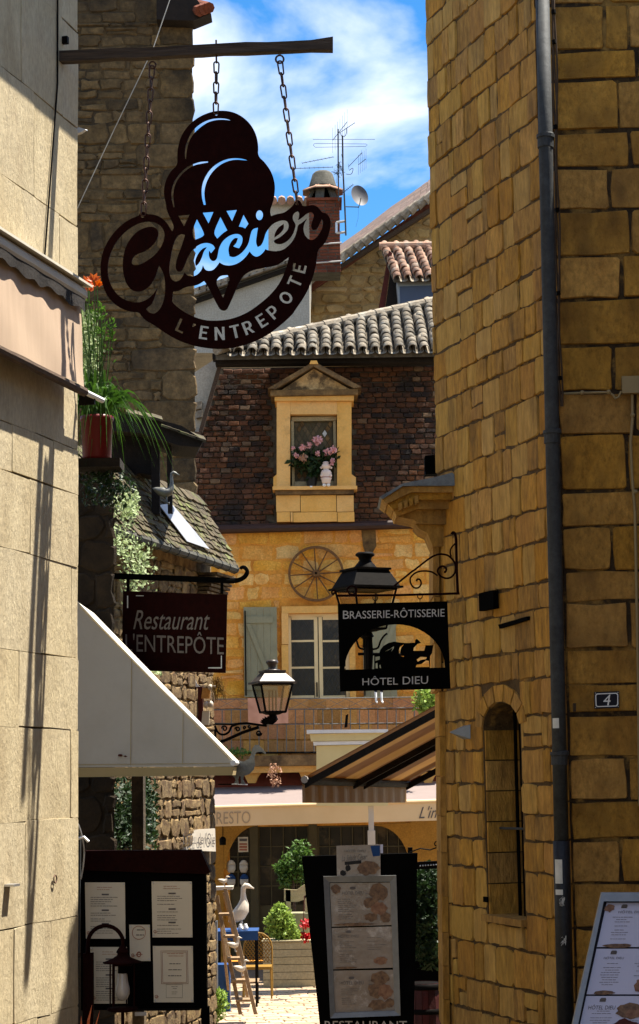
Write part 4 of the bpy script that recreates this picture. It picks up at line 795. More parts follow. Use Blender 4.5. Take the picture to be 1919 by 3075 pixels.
# window opening in (s, z)
sa, zt_ = th_(1452, 2190); sb_, _ = th_(1563, 2190); zbot = th_(1530, 2770)[1]; zarc = th_(1500, 2110)[1]
scn, rwin = (sa+sb_)/2, abs(sa-sb_)/2
ops = [(scn+rwin*math.cos(rad(a)), zt_ + (zarc-zt_)*math.sin(rad(a))) for a in range(0, 181, 15)]
op = ops + [(scn-rwin, zbot), (scn+rwin, zbot)]
tface = MB().plate([[(-.02, .4), (s_end, .4), (s_end, TOPZ), (-.02, 7.95)], op], lambda a, b: Tm(a, b, 0), -TN*.34).build('wall', M['towermortar'], tb)
MB().prism([Tm(-.0, .4, -.345), Tm(s_end-.001, .4, -.345), Tm(s_end-.001, .4, -3.0), Tm(-.0, .4, -3.0)], (0,0,7.5)).build('core', M['towermortar'], tb)
rt = random.Random(81); allr = courses(0, s_end, .55, TOPZ, (.14,.25), (.07,.27), rt, .05)
def clip(r):
    a, b, c, d = r; m = .012
    if b < scn-rwin-m or a > scn+rwin+m or d < zbot-m or c > zarc+.12: return [r]
    o = []
    if a < scn-rwin-.02: o.append((a, scn-rwin-m, c, d))
    if b > scn+rwin+.02: o.append((scn+rwin+m, b, c, d))
    if c < zbot-m and d > zbot-m and zbot-m-c > .05: o.append((max(a, scn-rwin-m), min(b, scn+rwin+m), c, zbot-m))
    if c >= zt_ - .1 and c < zarc+.12: o = [q for q in o if q[1] < scn-rwin or q[0] > scn+rwin]
    if d > zarc+.15: o.append((max(a, scn-rwin-m), min(b, scn+rwin+m), max(c, zarc+.12), d))
    return o
rects = [q for r in allr for q in clip(r) if q[3] < 7.95+.37*q[0]+.26]
stones(tface, Tm, rects, .008, (lambda rng, r: M[rng.choice(['tower','tower','tower','tower2','tower2','tower3'])]), rt, jit=.008, bev=.004, gap=(.003,.011), rc=.10, wj=.9, lim=300, score=lambda r: (0 if r[3] > 2.0 else 1))
for i in range(7):
    a0, a1 = rad(4+i*24.6), rad(4+(i+1)*24.6-3); rr0, rr1 = 1.04, 1.0; ex = .11
    P = lambda a, e: (scn+(rwin+e)*math.cos(a), zt_+(zarc-zt_+e)*math.sin(a))
    q = [P(a0,.008), P(a1,.008), P(a1,ex), P(a0,ex)]
    MB().prism([Tm(*p, .012) for p in q], -TN*.03).build('voussoir', M['tower'], tface)
MB().prism([Tm(scn-rwin-.02, zbot-.01, .04), Tm(scn+rwin+.02, zbot-.01, .04), Tm(scn+rwin+.02, zbot-.01, -.34), Tm(scn-rwin-.02, zbot-.01, -.34)], (0,0,.04)).build('window_sill', M['tower'], tb)
for i in range(6):   # dressed jamb stones on the far reveal
    z0 = zbot+.03+(zt_-zbot-.03)*i/6; z1 = zbot+.03+(zt_-zbot-.03)*(i+1)/6-.008
    MB().prism([Tm(scn+rwin-.001, z0, -.005), Tm(scn+rwin-.012, z0, -.008), Tm(scn+rwin-.012, z0, -.25), Tm(scn+rwin-.001, z0, -.25)], (0,0,z1-z0)).build('jamb_stone', M['tower'], tb)
MB().prism([Tm(scn-rwin-.05, zbot, -.30), Tm(scn+rwin+.05, zbot, -.30), Tm(scn+rwin+.05, zbot, -.34), Tm(scn-rwin-.05, zbot, -.34)], (0,0,zarc-zbot+.05)).build('dark_opening', M['blackpaint'], tb)
for i, s in enumerate((.22, .45, .66, .86)): MB().tube([Tm(scn-rwin+2*rwin*s*.72, zbot, -.12), Tm(scn-rwin+2*rwin*s*.72, zarc, -.12)], .011, 6).build('window_bar', M['blackpaint'], tb)
MB().tube([Tm(scn-rwin-.0, th_(1540,2490)[1], -.09), Tm(scn+rwin+.02, th_(1500,2490)[1], -.09)], .008, 6).build('cross_bar', M['pipe'], tb)
# small holes, slots and fixings on the tower
def tquad(px0, px1, py0, py1, w, dep, nm, m, par):
    a = th_(px0, py0); b = th_(px1, py0); c = th_(px0, py1)
    return MB().prism([Tm(a[0], a[1], w), Tm(b[0], a[1], w), Tm(b[0], c[1], w), Tm(a[0], c[1], w)], TN*dep).build(nm, m, par)
tquad(1461, 1472, 2692, 2708, .012, .012, 'fixing', M['blackpaint'], tb)
MB().prism([Tm(*th_(1510,1876), .012), Tm(*th_(1597,1851), .012), Tm(*th_(1597,1862), .012), Tm(*th_(1514,1888), .012)], TN*.02).build('slate_sliver', M['blackpaint'], tb)
bx = tquad(1458, 1502, 1782, 1836, .012, .035, 'wall_box', M['blackpaint'], None); tag(bx, 'square black box fitted on the ochre tower above the slit window', 'box')
bx = MB().prism([at(1276,1368,13.2), at(1316,1366,13.2), at(1317,1422,13.2), at(1277,1424,13.2)], (0,.12,0)).build('wall_box', M['blackpaint']); tag(bx, 'black box at the tower edge in front of the brown mansard tiles', 'box')
wl = thing('wedge_wall_lamp', 'grey metal wedge shaped wall lamp left of the slit window', 'wall lamp', Tm(*th_(1400,2200), .02))
q = [th_(1417,2176), th_(1417,2219), th_(1385,2214)]
MB().add([Tm(q[0][0], q[0][1], .01), Tm(q[1][0], q[1][1], .01), Tm(q[0][0]+.12, q[0][1]-.005, .01), Tm(q[1][0]+.12, q[1][1], .01), Tm(q[0][0]-.0+.06, (q[0][1]+q[1][1])/2+.0, .13)], [(0,1,4),(1,3,4),(3,2,4),(2,0,4),(0,2,3,1)]).build('shade', M['greymetal'], wl)
# ---- pilaster of the gateway at the far end of the tower
pp = thing('gate_pilaster', 'moulded stone gate pilaster with heavy cornice at the tower end', 'pilaster', at(1340, 3075, 13.0)-V((0,0,.5)))
py_ = [1640, 1790, 1930, 2075, 2210, 2330, 2450, 2560, 2690, 2800, 2900, 3000, 3090]
for i, (a, b) in enumerate(zip(py_, py_[1:])):
    x0 = 1300 + 24*(a-1640)/1200 if i < 3 else 1319+14*(a-2075)/1000; m = M['tower']; mb = MB(); o = i % 3
    for (xa, xb, yy, dp) in ((x0, x0+19, 13.05, .5), (x0+19.5, x0+27, 13.12, .4), (x0+27.5, x0+39, 13.03, .5), (x0+39.5, x0+48, 13.14, .3), (x0+48.5, x0+84, 13.06, .4)):
        mb.prism([at(xa, a+2, yy), at(xb, a+2, yy), at(xb, b, yy), at(xa, b, yy)], (0,dp,0))
    mb.build('moulded_block', m, pp)
YK = 12.9
for nm, pts, y0, dp, m in (('zinc_cap', [(1140,1492),(1208,1452),(1300,1434),(1358,1419),(1364,1424),(1366,1458),(1210,1459),(1150,1498)], 12.82, .55, 'zinc'),
    ('cornice_block', [(1146,1500),(1210,1461),(1366,1460),(1366,1478),(1236,1478),(1162,1512)], 12.84, .5, 'rwall'),
    ('cornice_block', [(1165,1513),(1236,1479),(1364,1479),(1364,1500),(1250,1500),(1180,1530)], 12.87, .48, 'rwall'),
    ('cornice_block', [(1182,1531),(1252,1501),(1362,1501),(1362,1528),(1254,1528),(1190,1550)], 12.91, .44, 'rwall'),
    ('corbel_block', [(1192,1551),(1256,1529),(1358,1529),(1356,1575),(1262,1572),(1240,1560)], 12.96, .4, 'rwall'),
    ('corbel_block', [(1246,1573),(1356,1576),(1354,1640),(1300,1640),(1283,1600),(1262,1590)], 13.0, .4, 'rwall')):
    MB().prism([at(*p, y0) for p in pts], (0,dp,0)).build(nm, M[m], pp)
for i in range(4): MB().prism([at(1196+i*16, 1512-i*7, 12.83), at(1207+i*16, 1507-i*7, 12.83), at(1209+i*16, 1527-i*6, 12.83), at(1198+i*16, 1532-i*6, 12.83)], (0,.06,0)).build('dentil', M['rwall'], pp)
# ---- right frontal wall
rw = thing('block_wall_house', 'brown big-block stone house front at the right edge with house number', 'house', WB + V((.5,0,gz(11))))
wface = MB().prism([Wm(-.02, .4, 0), Wm(3.2, .4, 0), Wm(3.2, .4, -.33), Wm(-.02, .4, -.33)], (0,0,7.52)).build('wall', M['rwmortar'], rw)
MB().prism([Wm(2.15, .4, .002), Wm(3.2, .4, .002), Wm(3.2, .4, 19), Wm(2.15, .4, 19)], (0,0,8.1)).build('unseen_shade_wing', M['rwall'], rw)  # out of view; added to block sky light and keep the lectern shaded
cy = [-130, 17, 156, 245, 397, 507, 634, 773, 901, 1041, 1180, 1307, 1476, 1582, 1716, 1811, 1951, 2056, 2145, 2278, 2406, 2522, 2655, 2788, 2904, 3010, 3140]
jn = {1:(1815,1886), 3:(1857,), 5:(1831,), 7:(1867,), 9:(1842,), 11:(1884,), 13:(1838,), 15:(1890,), 19:(1884,), 21:(1865,), 23:(1800,), 25:(1780,)}
rects = []; q = random.Random(91)
for i, (a, b) in enumerate(zip(cy, cy[1:])):
    z1 = wh(1700, a)[1]; z0 = wh(1700, b)[1]; js = [.045] + [wh(x, (a+b)/2)[0] for x in jn.get(i, ())]; u = js[-1] + q.uniform(.35, .6)
    while u < 1.6: js.append(u); u += q.uniform(.35, .6)
    rects += [(s, e, z0, z1) for s, e in zip(js, js[1:])]
stones(wface, Wm, rects, .011, M['rwall'], q, jit=.008, bev=.006, gap=(.016,.015), rc=.05, wj=.6)
for i, (a, b) in enumerate(zip(cy, cy[1:])):
    z1 = wh(1700, a)[1]; z0 = wh(1700, b)[1]; stone_mesh_mb = MB(); stone_mesh(stone_mesh_mb, Wm, -.012, .043, z0+.002, z1-.002, .018, q, .002, .006, .1); stone_mesh_mb.build('corner_strip', M['tower'], wface)
# drain pipe
dp = thing('drainpipe', 'long dark grey drainpipe in the corner between tower and block wall', 'drainpipe', at(1700, 3075, 11.36)-V((0,0,.5)))
P0 = [at(1625, -60, 11.3), at(1700, 2525, 11.3), at(1718, 3300, 11.3)]
pl_ = lambda y: (1629 + (1686-1629)*(y/2525.0)) if y < 2525 else 1686 + (1699-1686)*(y-2525)/550
MB().tube([at(pl_(y), y, 11.3) for y in (-80, 500, 1300, 2000, 2525)], .041, 14).build('upper_pipe', M['pipe'], dp, True)
MB().tube([at(pl_(y), y, 11.3) for y in (2525, 2800, 3300)], .047, 14).build('lower_pipe', M['pipeb'], dp, True)
for y in (412, 1300, 2265): MB().tube([at(pl_(y)-.2, y-8, 11.3), at(pl_(y), y-7, 11.3), at(pl_(y), y+3, 11.3), at(pl_(y), y+4, 11.3), at(pl_(y), y+32, 11.3), at(pl_(y), y+33, 11.3)], [.046,.053,.053,.047,.047,.043], 14).build('collar', M['pipe'], dp)
for i, (x0, x1, y0, y1, m) in enumerate(((1670,1688,2157,2187,'stick'),(1678,1699,2580,2652,'stick'),(1678,1703,2670,2686,'stick'))):
    a = at((x0+x1)/2, y0, 11.3); ang0, ang1 = rad(-150), rad(-95) ; r = .0425 if y0 < 2525 else .0485; c0 = at(pl_(y0), y0, 11.3); c1 = at(pl_(y1), y1, 11.3); vs = []
    for j in range(6):
        t = ang0+(ang1-ang0)*j/5; o_ = V((math.cos(t)*r, math.sin(t)*r, 0)); vs += [c0+o_, c1+o_]
    MB().add(vs, [(2*j, 2*j+1, 2*j+3, 2*j+2) for j in range(5)]).build('sticker', M[m], dp)
gr_ = MB(); q = random.Random(17)
for (x, y, n) in ((1688,2705,9),(1693,2825,8)):
    for j in range(n): pxtube(gr_, [(x+q.uniform(-9,9), y+q.uniform(-16,16), 11.25), (x+q.uniform(-9,9), y+q.uniform(-16,16), 11.25), (x+q.uniform(-9,9), y+q.uniform(-16,16), 11.25)], .7, 11.25, 4)
gr_.build('scribble', M['stick'], dp)
# cables, junction box, conduit
cb = MB()
for i in range(4): cb.tube([at(1657+i*3+4*math.sin(y*.013+i*1.7) + 42*(y/2525.0), y, 11.44-.012*i) for y in range(-60, 1240, 40)], .006, 5)
cb = cb.build('cable_bundle', M['cable']); tag(cb, 'bundle of brown cables running down beside the drainpipe', 'cables')
for y in (35, 125, 380, 630, 880, 1135): o_ = MB().tube([at(1661+42*y/2525, y-5, 11.40), at(1663+42*y/2525, y+6, 11.40)], .014, 6).build('clip', M['black'], cb)
jb = thing('junction_box', 'beige square junction box on the block wall with cable and conduit', 'junction box', Wm(*wh(1893, 1185), .03))
u0, z0 = wh(1866, 1187); u1, z1 = wh(1921, 1135)
MB().prism([Wm(u0, z0, .02), Wm(u1, z0, .02), Wm(u1, z1, .02), Wm(u0, z1, .02)], WN*.05).build('box', M['cond'], jb)
MB().tube([Wm(*wh(x, y), .035) for x, y in ((1690,1186),(1745,1183),(1790,1182),(1826,1181),(1840,1190),(1846,1200),(1856,1196),(1864,1178))], .007, 6).build('cable', M['cond'], jb)
MB().tube([Wm(*wh(x, y), .035) for x, y in ((1897,1187),(1898,1260),(1892,1330),(1896,1430),(1905,1540),(1908,1680),(1914,2000),(1919,2420))], .009, 6).build('conduit', M['cond'], jb)
for x, y in ((1747,1183),(1826,1181),(1898,1250),(1906,1480)): MB().ball(Wm(*wh(x,y), .04), .014).build('clip', M['cond'], jb)
nb = thing('house_number_plate', 'navy enamel house number plate with a white 4', 'number plate', Wm(*wh(1820, 2105), .03))
def Wq(w): return lambda px, py: Wm(*wh(px, py), w)
def Wpl(pts, w, dep, nm, m, par): return MB().prism([Wq(w)(*p) for p in pts], WN*dep).build(nm, m, par)
Wpl([(1783,2079),(1858,2076),(1858,2126),(1784,2129)], .026, .008, 'plate', M['navy'], nb)
ol = [(1791,2083),(1850,2081),(1855,2086),(1855,2117),(1850,2122),(1792,2124),(1787,2119),(1786,2088)]
il = [(1793,2086),(1849,2084),(1852,2088),(1852,2115),(1848,2119),(1793,2121),(1790,2117),(1789,2090)]
MB().plate([ol, il], Wq(.035), -WN*.0005).build('white_border', M['white'], nb)
text('4', 1810, 1832, 2086, 2119, Wq(.0355), M['white'], nb, 'numeral', .15)
for cx_, cy_ in ((1787,2082),(1854,2080),(1855,2122),(1787,2125)): MB().ball(Wq(.035)(cx_, cy_), .003).build('screw', M['stick'], nb)
Wpl([(1720,2112),(1729,2112),(1729,2138),(1720,2138)], .02, .006, 'fixing', M['cable'], rw)
# ================================================================= RIGHT MENU LECTERN
YE = 8.4; f66 = lambda x, y: (1660+x*.1713, 2660+y*.1713)
le = thing('menu_lectern', 'grey framed slanted menu display with white photo menus at bottom right', 'menu board', at(1900, 3400, YE))
Lp = lambda x, y, o=0.0: at(x, y, YE - o) + V((0, (2900-y)*.0006, 0))
def lq(u, v, o=0.0):   # u,v in metres-like units of the slanted sheet: left edge leans
    x = 1812 - (v*112.0/390.0) + u; return Lp(x, 2686+v, o)
for nm, pts, m in (('frame_rail', [(8,0),(420,0),(420,26),(20,26)], 'greymetal'), ('frame_rail', [(8,0),(20,26),(26,520),(8,520)], 'greymetal')):
    MB().prism([lq(a, b, .03) for a, b in pts], (0,.03,0)).build(nm, M[m], le)
MB().prism([lq(20,20,.004), lq(420,20,.004), lq(420,520,.004), lq(20,520,.004)], (0,.03,0)).build('backing', M['navy'], le)
MB().prism([lq(20,300,-.03), lq(60,300,-.03), lq(60,800,-.03), lq(20,800,-.03)], (0,.04,0)).build('leg', M['greymetal'], le)
MB().prism([lq(360,300,-.03), lq(400,300,-.03), lq(400,800,-.03), lq(360,800,-.03)], (0,.04,0)).build('leg', M['greymetal'], le)
mr = random.Random(74)
for i, (v0, v1) in enumerate(((30,160),(165,296),(301,432))):
    pg = MB().prism([lq(30,v0,.007), lq(236,v0,.007), lq(236,v1,.007), lq(30,v1,.007)], (0,.003,0)).build('menu_page', M['paperw'], le)
    m1 = lambda a, b: lq(a, v0+b, .009); a = MB(); a2 = MB()
    text_into(a2, 'HÔTEL DIEU', *((72,150,22,31),(58,118,22,30),(44,124,24,38))[i], m1); a2.build('heading', M['inkgrey'], pg)
    bars(a, 50, 120, 42, 108, m1, mr, 7, 1.2, .85, True); bars(a, 140, 215, 42, 80, m1, mr, 8, 1.2, .7, True); stf(a.build('print', M['inkgrey'], pg))
    c = MB(); xx = (86, 84, 82)[i]; m2 = lambda a, b: lq(a, v0+b, .0094); c.add([m2(*p) for p in ((xx-9,16),(xx-9,8),(xx-5,5),(xx+7,5),(xx+10,9),(xx+9,16))], [tuple(range(6))]); c.build('crest', M['inkgrey'], pg)
    fd = (((210,108,38,24,'food1'),(42,16,16,12,'food2'),(90,126,44,7,'food1')), ((200,105,36,26,'food2'),(80,126,36,6,'food1')), ((170,42,42,24,'food1'),(180,50,26,14,'food2'),(165,90,46,26,'rbrown'),(200,100,24,16,'food2')))[i]
    for j, (u, v, ru, rv, mk) in enumerate(fd): f_ = MB(); food(f_, u, v, ru, rv, lambda a, b, j=j: lq(a, v0+b, .0098+.0004*j), mr); f_.build('food_picture', M[mk], pg)
# ================================================================= BRASSERIE SIGN
YS = 12.58; f8 = lambda x, y: (960+x*.2778, 1600+y*.2778)
bs_ = thing('brasserie_sign', 'black hanging sign reading Brasserie-Rôtisserie Hôtel Dieu with a spit roast cut-out', 'sign', at(1190, 2070, YS))
arch = [f8(812+543*math.cos(rad(a)), 1468-12*math.cos(rad(a))-480*math.sin(rad(a))) for a in range(0, 181, 9)]
MB().plate([[f8(195,770), f8(1380,740), f8(1415,1685), f8(222,1715)], arch], fr(YS), (0,.012,0)).build('panel', M['blackpaint'], bs_)
pig = mp(lambda p: f8(*p), [(575,1300),(645,1300),(655,1265),(690,1222),(745,1190),(805,1176),(870,1186),(930,1192),(990,1188),(1030,1186),(1033,1160),(1050,1146),(1068,1160),(1096,1188),(1060,1200),(1020,1240),(1012,1275),(1130,1275),(1145,1215),(1230,1215),(1215,1300),(1195,1330),(1190,1490),(590,1490),(590,1322),(575,1322)])
MB().plate([pig] + [mp(lambda p: f8(*p), h_) for h_ in ([(1038,1452),(1050,1425),(1100,1418),(1150,1380),(1180,1385),(1185,1450)], [(1050,1370),(1090,1340),(1160,1345),(1150,1365),(1090,1375),(1060,1395)], [(603,1385),(603,1340),(650,1335),(648,1370)], [(605,1465),(605,1410),(625,1405),(628,1465)], [(650,1460),(645,1430),(658,1425),(664,1465)])] + [mp(lambda p: f8(*p), [(855,1270),(870,1230),(912,1205),(880,1245),(868,1300),(912,1330),(905,1342),(862,1325)]), mp(lambda p: f8(*p), [(700,1285),(765,1252),(803,1225),(800,1250),(775,1285),(792,1240),(740,1270)])], fr(YS+.003), (0,.007,0)).build('spit_roast_cutout', M['blackpaint'], bs_)
M['signwhite'] = mat('sign_lettering_white', (.50,.49,.47), (.42,.41,.4), 20, .7)
text('B', *[f8(252,0)[0], f8(318,0)[0]], f8(0,842)[1], f8(0,930)[1], fr(YS-.003), M['signwhite'], bs_)
text('RASSERIE-RÔTISSERIE', f8(326,0)[0], f8(1350,0)[0], f8(0,812)[1], f8(0,918)[1], fr(YS-.003), M['signwhite'], bs_, 'lettering', 0, -7)
text('HÔTEL', f8(462,0)[0], f8(846,0)[0], f8(0,1548)[1], f8(0,1645)[1], fr(YS-.003), M['signwhite'], bs_, 'lettering', 0, -2)
text('DIEU', f8(898,0)[0], f8(1172,0)[0], f8(0,1552)[1], f8(0,1636)[1], fr(YS-.003), M['signwhite'], bs_, 'lettering', 0, -2)
bk = MB(); b3 = lambda x, y: (1140+x*.19816, 1380+y*.19816)
pxtube(bk, [b3(1185,2020), b3(1170,1700), b3(1160,1250)] + [b3(*q) for q in smooth_path([(1158,1200),(1140,1125),(1110,1105),(1092,1135)], 4)], 4.2, YS+.005)
pxtube(bk, [(1010,1789),(1200,1787),(1380,1782)], 3.6, YS+.005)
pxtube(bk, [b3(215,1920), b3(500,1690)] + [b3(*q) for q in smooth_path([(520,1680),(740,1510),(860,1445),(960,1435),(1060,1470),(1140,1570),(1150,1680),(1100,1770),(1020,1800),(930,1770),(880,1700),(900,1640),(960,1615),(1010,1650),(1000,1700),(975,1700)], 5)], 3.0, YS+.005)
pxtube(bk, [b3(*q) for q in smooth_path([(880,1760),(780,1700),(640,1690),(540,1720),(470,1790),(470,1870),(520,1940),(590,1940),(630,1880),(610,1820),(570,1815),(562,1845)], 5)], 2.7, YS+.005)
pxtube(bk, [b3(*q) for q in smooth_path([(1150,1270),(1085,1340),(1070,1420),(1090,1470)], 4)], 2.6, YS+.005)
pxtube(bk, [(q[0], q[1]) for q in circ(*f8(350,620), 14, 13, 14)], 2.6, YS+.005, 6, True); pxtube(bk, spiral(*f8(155,640), 8, 3, 90, 480, 12), 2.6, YS+.005)
for x, y in ((1084,670),(600,690)): pxtube(bk, [f8(*q) for q in circ(x, y+15, 26, 30, 10)], 1.6, YS+.005, 5, True); pxtube(bk, [f8(x, y+40), f8(x, y+90)], 1.3, YS+.005, 5)
bk.build('scroll_bracket', M['rust'], bs_)
bl, bc, bkk = lantern('street_lantern', 'black iron street lantern behind the brasserie sign', 1098, 13.8, 1660, 29, 1708, 74, 1764, 113, 1890, 62, M['black'], M['black'], M['lampglass2'], rad(70), cand=False)
bk = MB(); pxtube(bk, [(1107,1895),(1107,1960),(1107,2035)], [9,14,10], 13.8, 8); pxtube(bk, [(1075,1964),(1107,1964),(1250,1966),(1390,1960)], 4.5, 13.82, 6)
for sx in (-1, 1): pxtube(bk, [(1107+sx*q[0], q[1]) for q in smooth_path([(12,1950),(28,1945),(36,1925),(46,1910),(56,1902)], 4)], 3, 13.8)
for sx in (-12, 12): pxtube(bk, [(1104+sx, 1945), (1104+sx*.9, 1900)], 3, 13.78)
bk.build('bracket', M['black'], bl)
# ================================================================= BROWN AWNING ON THE RIGHT
aA = at(917, 2334, 17.0); aB = at(1228, 2346, 20.5); bd_ = (aB-aA); bn = V((bd_.y, -bd_.x, 0)).normalized(); sl_ = bn*1.0 + V((0,0,.50))
ba = thing('brown_awning', 'brown striped awning seen from below right of the courtyard', 'awning', aA)
for i in range(9):
    a = aA + bd_*(i/9); b = aA + bd_*((i+1)/9); MB().prism([a, b, b+sl_*2.1, a+sl_*2.1], (0,0,.008)).build('canvas_stripe', M['awnbrown' if i % 2 == 0 else 'awnstripe'], ba)
for f in (.0, .42, .52, .97): MB().obox(aA+bd_*f+sl_*1.05-V((0,0,.06)), sl_*1.05, bd_.normalized()*.022, V((0,0,.03))).build('folding_arm', M['darktimber'], ba)
MB().tube([aA-V((0,0,.03)), aB-V((0,0,.03))], .035, 8).build('front_bar', M['pipe'], ba)
MB().tube([aA-bd_.normalized()*.03-V((0,0,.02)), aA+V((0,0,-.02))], .032, 8).build('end_cap', M['milk'], ba)
va = MB(); vs = []
for i in range(61): p = aA+bd_*(i/60)-bn*(.03+.012*math.sin(i*1.1)); vs += [p-V((0,0,.03)), p-V((0,0,.215))]
va.add(vs, [(2*i, 2*i+1, 2*i+3, 2*i+2) for i in range(60)]).build('valance', M['awnbrown'], ba)
nbh = thing('low_neighbour_house', 'low plain stone house carrying the brown awning behind the tower', 'house', aA+bn*2.6)
MB().prism([aA+bn*2.05+V((0,0,-3.3)), aA+bd_*1.3+bn*2.05+V((0,0,-3.3)), aA+bd_*1.3+bn*5+V((0,0,-3.3)), aA+bn*5+V((0,0,-3.3))], (0,0,4.8)).build('wall', M['tower'], nbh)
# ================================================================= HEDGE SCREEN AND BARREL
sc_ = thing('planter_screen', 'black iron planter screen with studded rail beside the gate pilaster', 'screen', at(1290, 3000, 15.0))
MB().prism([at(1225, 2590, 15), at(1330, 2585, 15), at(1330, 2608, 15), at(1225, 2612, 15)], (0,.05,0)).build('top_rail', M['black'], sc_)
for i in range(9): MB().ball(at(1262+i*8, 2600-.6*i, 14.99), .006).build('stud', M['alum'], sc_)
for x in (1225, 1318): MB().prism([at(x, 2545, 15), at(x+14, 2545, 15), at(x+14, 3075, 15), at(x, 3075, 15)], (0,.05,0)).build('post', M['black'], sc_)
MB().prism([at(1225, 2600, 15.55), at(1335, 2600, 15.55), at(1335, 3200, 15.55), at(1225, 3200, 15.55)], (0,.05,0)).build('back_panel', M['blackpaint'], sc_)
pxtube(MB(), [(1228,2560),(1262,2548),(1292,2552),(1312,2545)] + spiral(1312, 2535, 12, 3, 90, -380, 18), 2, 15.0).build('scroll', M['black'], sc_)
hq = random.Random(5)
hd = foliage(2600, in_balls([(at(1285, 2680, 15.25), .13, .2, .22, 0), (at(1280, 2760, 15.25), .12, .2, .2, 0), (at(1290, 2840, 15.3), .12, .18, .18, 0)]), .05, hq).build('hedge', M['darkleaf']); tag(hd, 'dark green hedge inside the black planter screen', 'hedge')
br = thing('wine_barrel', 'red stained barrel with black hoops beside the menu stand', 'barrel', at(1275, 3200, 14.2))
kb = 14.2/F; bcx = at(1275, 3010, 14.2); nS = 18
for i in range(nS):
    a0, a1 = 2*math.pi*i/nS+.015, 2*math.pi*(i+1)/nS-.015; prof = [(50,58),(56,20),(58,-20),(57,-70),(52,-110)]; vs = []
    for r, z in prof: vs += [bcx+V((math.cos(a0)*r*kb, math.sin(a0)*r*kb, z*kb)), bcx+V((math.cos(a1)*r*kb, math.sin(a1)*r*kb, z*kb))]
    MB().add(vs, [(2*j, 2*j+1, 2*j+3, 2*j+2) for j in range(4)]).build('stave', M['barrel'], br)
MB().lathe([(49*kb,50*kb),(49*kb,54*kb)], bcx, 18).build('lid', M['barrel'], br)
for z in (48, -22, -70): MB().lathe([(57.6*kb,(z-8)*kb),(58.6*kb,(z-7)*kb),(58.6*kb,(z+7)*kb),(56.5*kb,(z+8)*kb)], bcx, 24).build('hoop', M['black'], br, True)
# ================================================================= COURTYARD HOUSE
YF = 36.0; kf = YF/F
def X(px, py=1900, Y=YF): return at(px, py, Y).x
def Zf(py, px=960, Y=YF): return at(px, py, Y).z
fh = thing('courtyard_house', 'golden stone house with brown mansard and dormer closing the courtyard', 'house', (X(960), YF, 0))
xl, xrr = X(560), X(1420); zg = Zf(1583); zmt = Zf(1085)
wallb = MB().plate([[(xl, 0), (xrr, 0), (xrr, zg), (xl, zg)], [(X(866,1970), Zf(2100)), (X(1050,1970), Zf(2100)), (X(1050,1970), Zf(1842)), (X(866,1970), Zf(1842))],
   [(X(690,2600), .01), (X(1230,2600), .01), (X(1230,2600), Zf(2480)), (X(690,2600), Zf(2480))]], lambda a, b: V((a, YF+.02, b)), (0,.35,0)).build('wall', M['facmortar'], fh)
MB().box(xl, xrr, YF+1.2, YF+8, 0, zg-.01).build('core', M['blackpaint'], fh)
fr_ = random.Random(101); rects = []
wl_, wr_, wb_, wt_ = X(842,1970), X(1075,1970), Zf(2110), Zf(1822)
for r in courses(X(590), X(1330), Zf(2290), zg-.02, (.17,.30), (.24,.66), fr_, .12):
    a, b, c, d = r
    if b < wl_ or a > wr_ or d < wb_ or c > wt_: rects.append(r)
    else:
        if a < wl_-.08: rects.append((a, wl_, c, d))
        if b > wr_+.08: rects.append((wr_, b, c, d))
stones(wallb, lambda u, v, w: V((u, YF+.02-w, v)), rects, .008, (lambda rng, r: M['facpale'] if rng.random() < .3 else M['fac']), fr_, jit=.026, bev=.012, gap=.034, rc=.12, wj=.95)
def fbox(x0, x1, y0, y1, dy0, dy1, nm, m, par, Y=YF):
    ym = (y0+y1)/2; xm = (x0+x1)/2; return MB().box(X(x0,ym,Y), X(x1,ym,Y), Y+dy0, Y+dy1, Zf(y1,xm,Y), Zf(y0,xm,Y)).build(nm, m, par)
def fpoly(pts, dy0, dep, nm, m, par, Y=YF): return MB().prism([at(a, b, Y)+V((0,dy0,0)) for a, b in pts], (0,dep,0)).build(nm, m, par)
# window surround, window, shutters
for (a, b, c, d) in ((846,866,1842,1935),(846,866,1937,2020),(846,866,2022,2104),(1050,1068,1842,1930),(1050,1068,1932,2104)): fbox(a, b, c, d, -.035, .1, 'window_jamb', M['dorm'], fh)
fbox(846, 1068, 1820, 1841, -.035, .1, 'window_lintel', M['dorm'], fh)
wn = fbox(866, 1050, 1842, 1851, .08, .16, 'window', M['creamwood'], fh)
for x0 in (864, 958):
    for (a, b) in ((x0, x0+11), (x0+80, x0+91)): fbox(a, b, 1850, 2100, .08, .14, 'casement_stile', M['creamwood'], wn)
    for (c, d) in ((1850,1860),(1921,1927),(2001,2007),(2088,2100)): fbox(x0+11, x0+80, c, d, .085, .135, 'casement_rail', M['creamwood'], wn)
    for (c, d) in ((1860,1921),(1927,2001),(2007,2088)):
        fbox(x0+11, x0+80, c, d, .10, .108, 'pane', M['glassdark'], wn); lat = MB(); w_, h_ = 69, d-c
        for s in (-1, 1):
            for q in range(-6, 8):
                pts = []; xa = x0+11+q*17.0
                ya, yb2 = c, d; xb = xa + s*h_*.62
                if s < 0: xa += 40; xb += 40
                t0, t1 = 0.0, 1.0; lo, hi = x0+11, x0+80; dx = xb-xa
                if abs(dx) > 1e-6:
                    ts = sorted(((lo-xa)/dx, (hi-xa)/dx)); t0, t1 = max(t0, ts[0]), min(t1, ts[1])
                if t1-t0 > .05: lat.tube([at(xa+dx*t0, ya+(yb2-ya)*t0, YF+.095), at(xa+dx*t1, ya+(yb2-ya)*t1, YF+.095)], .004, 4)
        if lat.v: lat.build('lead_lattice', M['pipe'], wn)
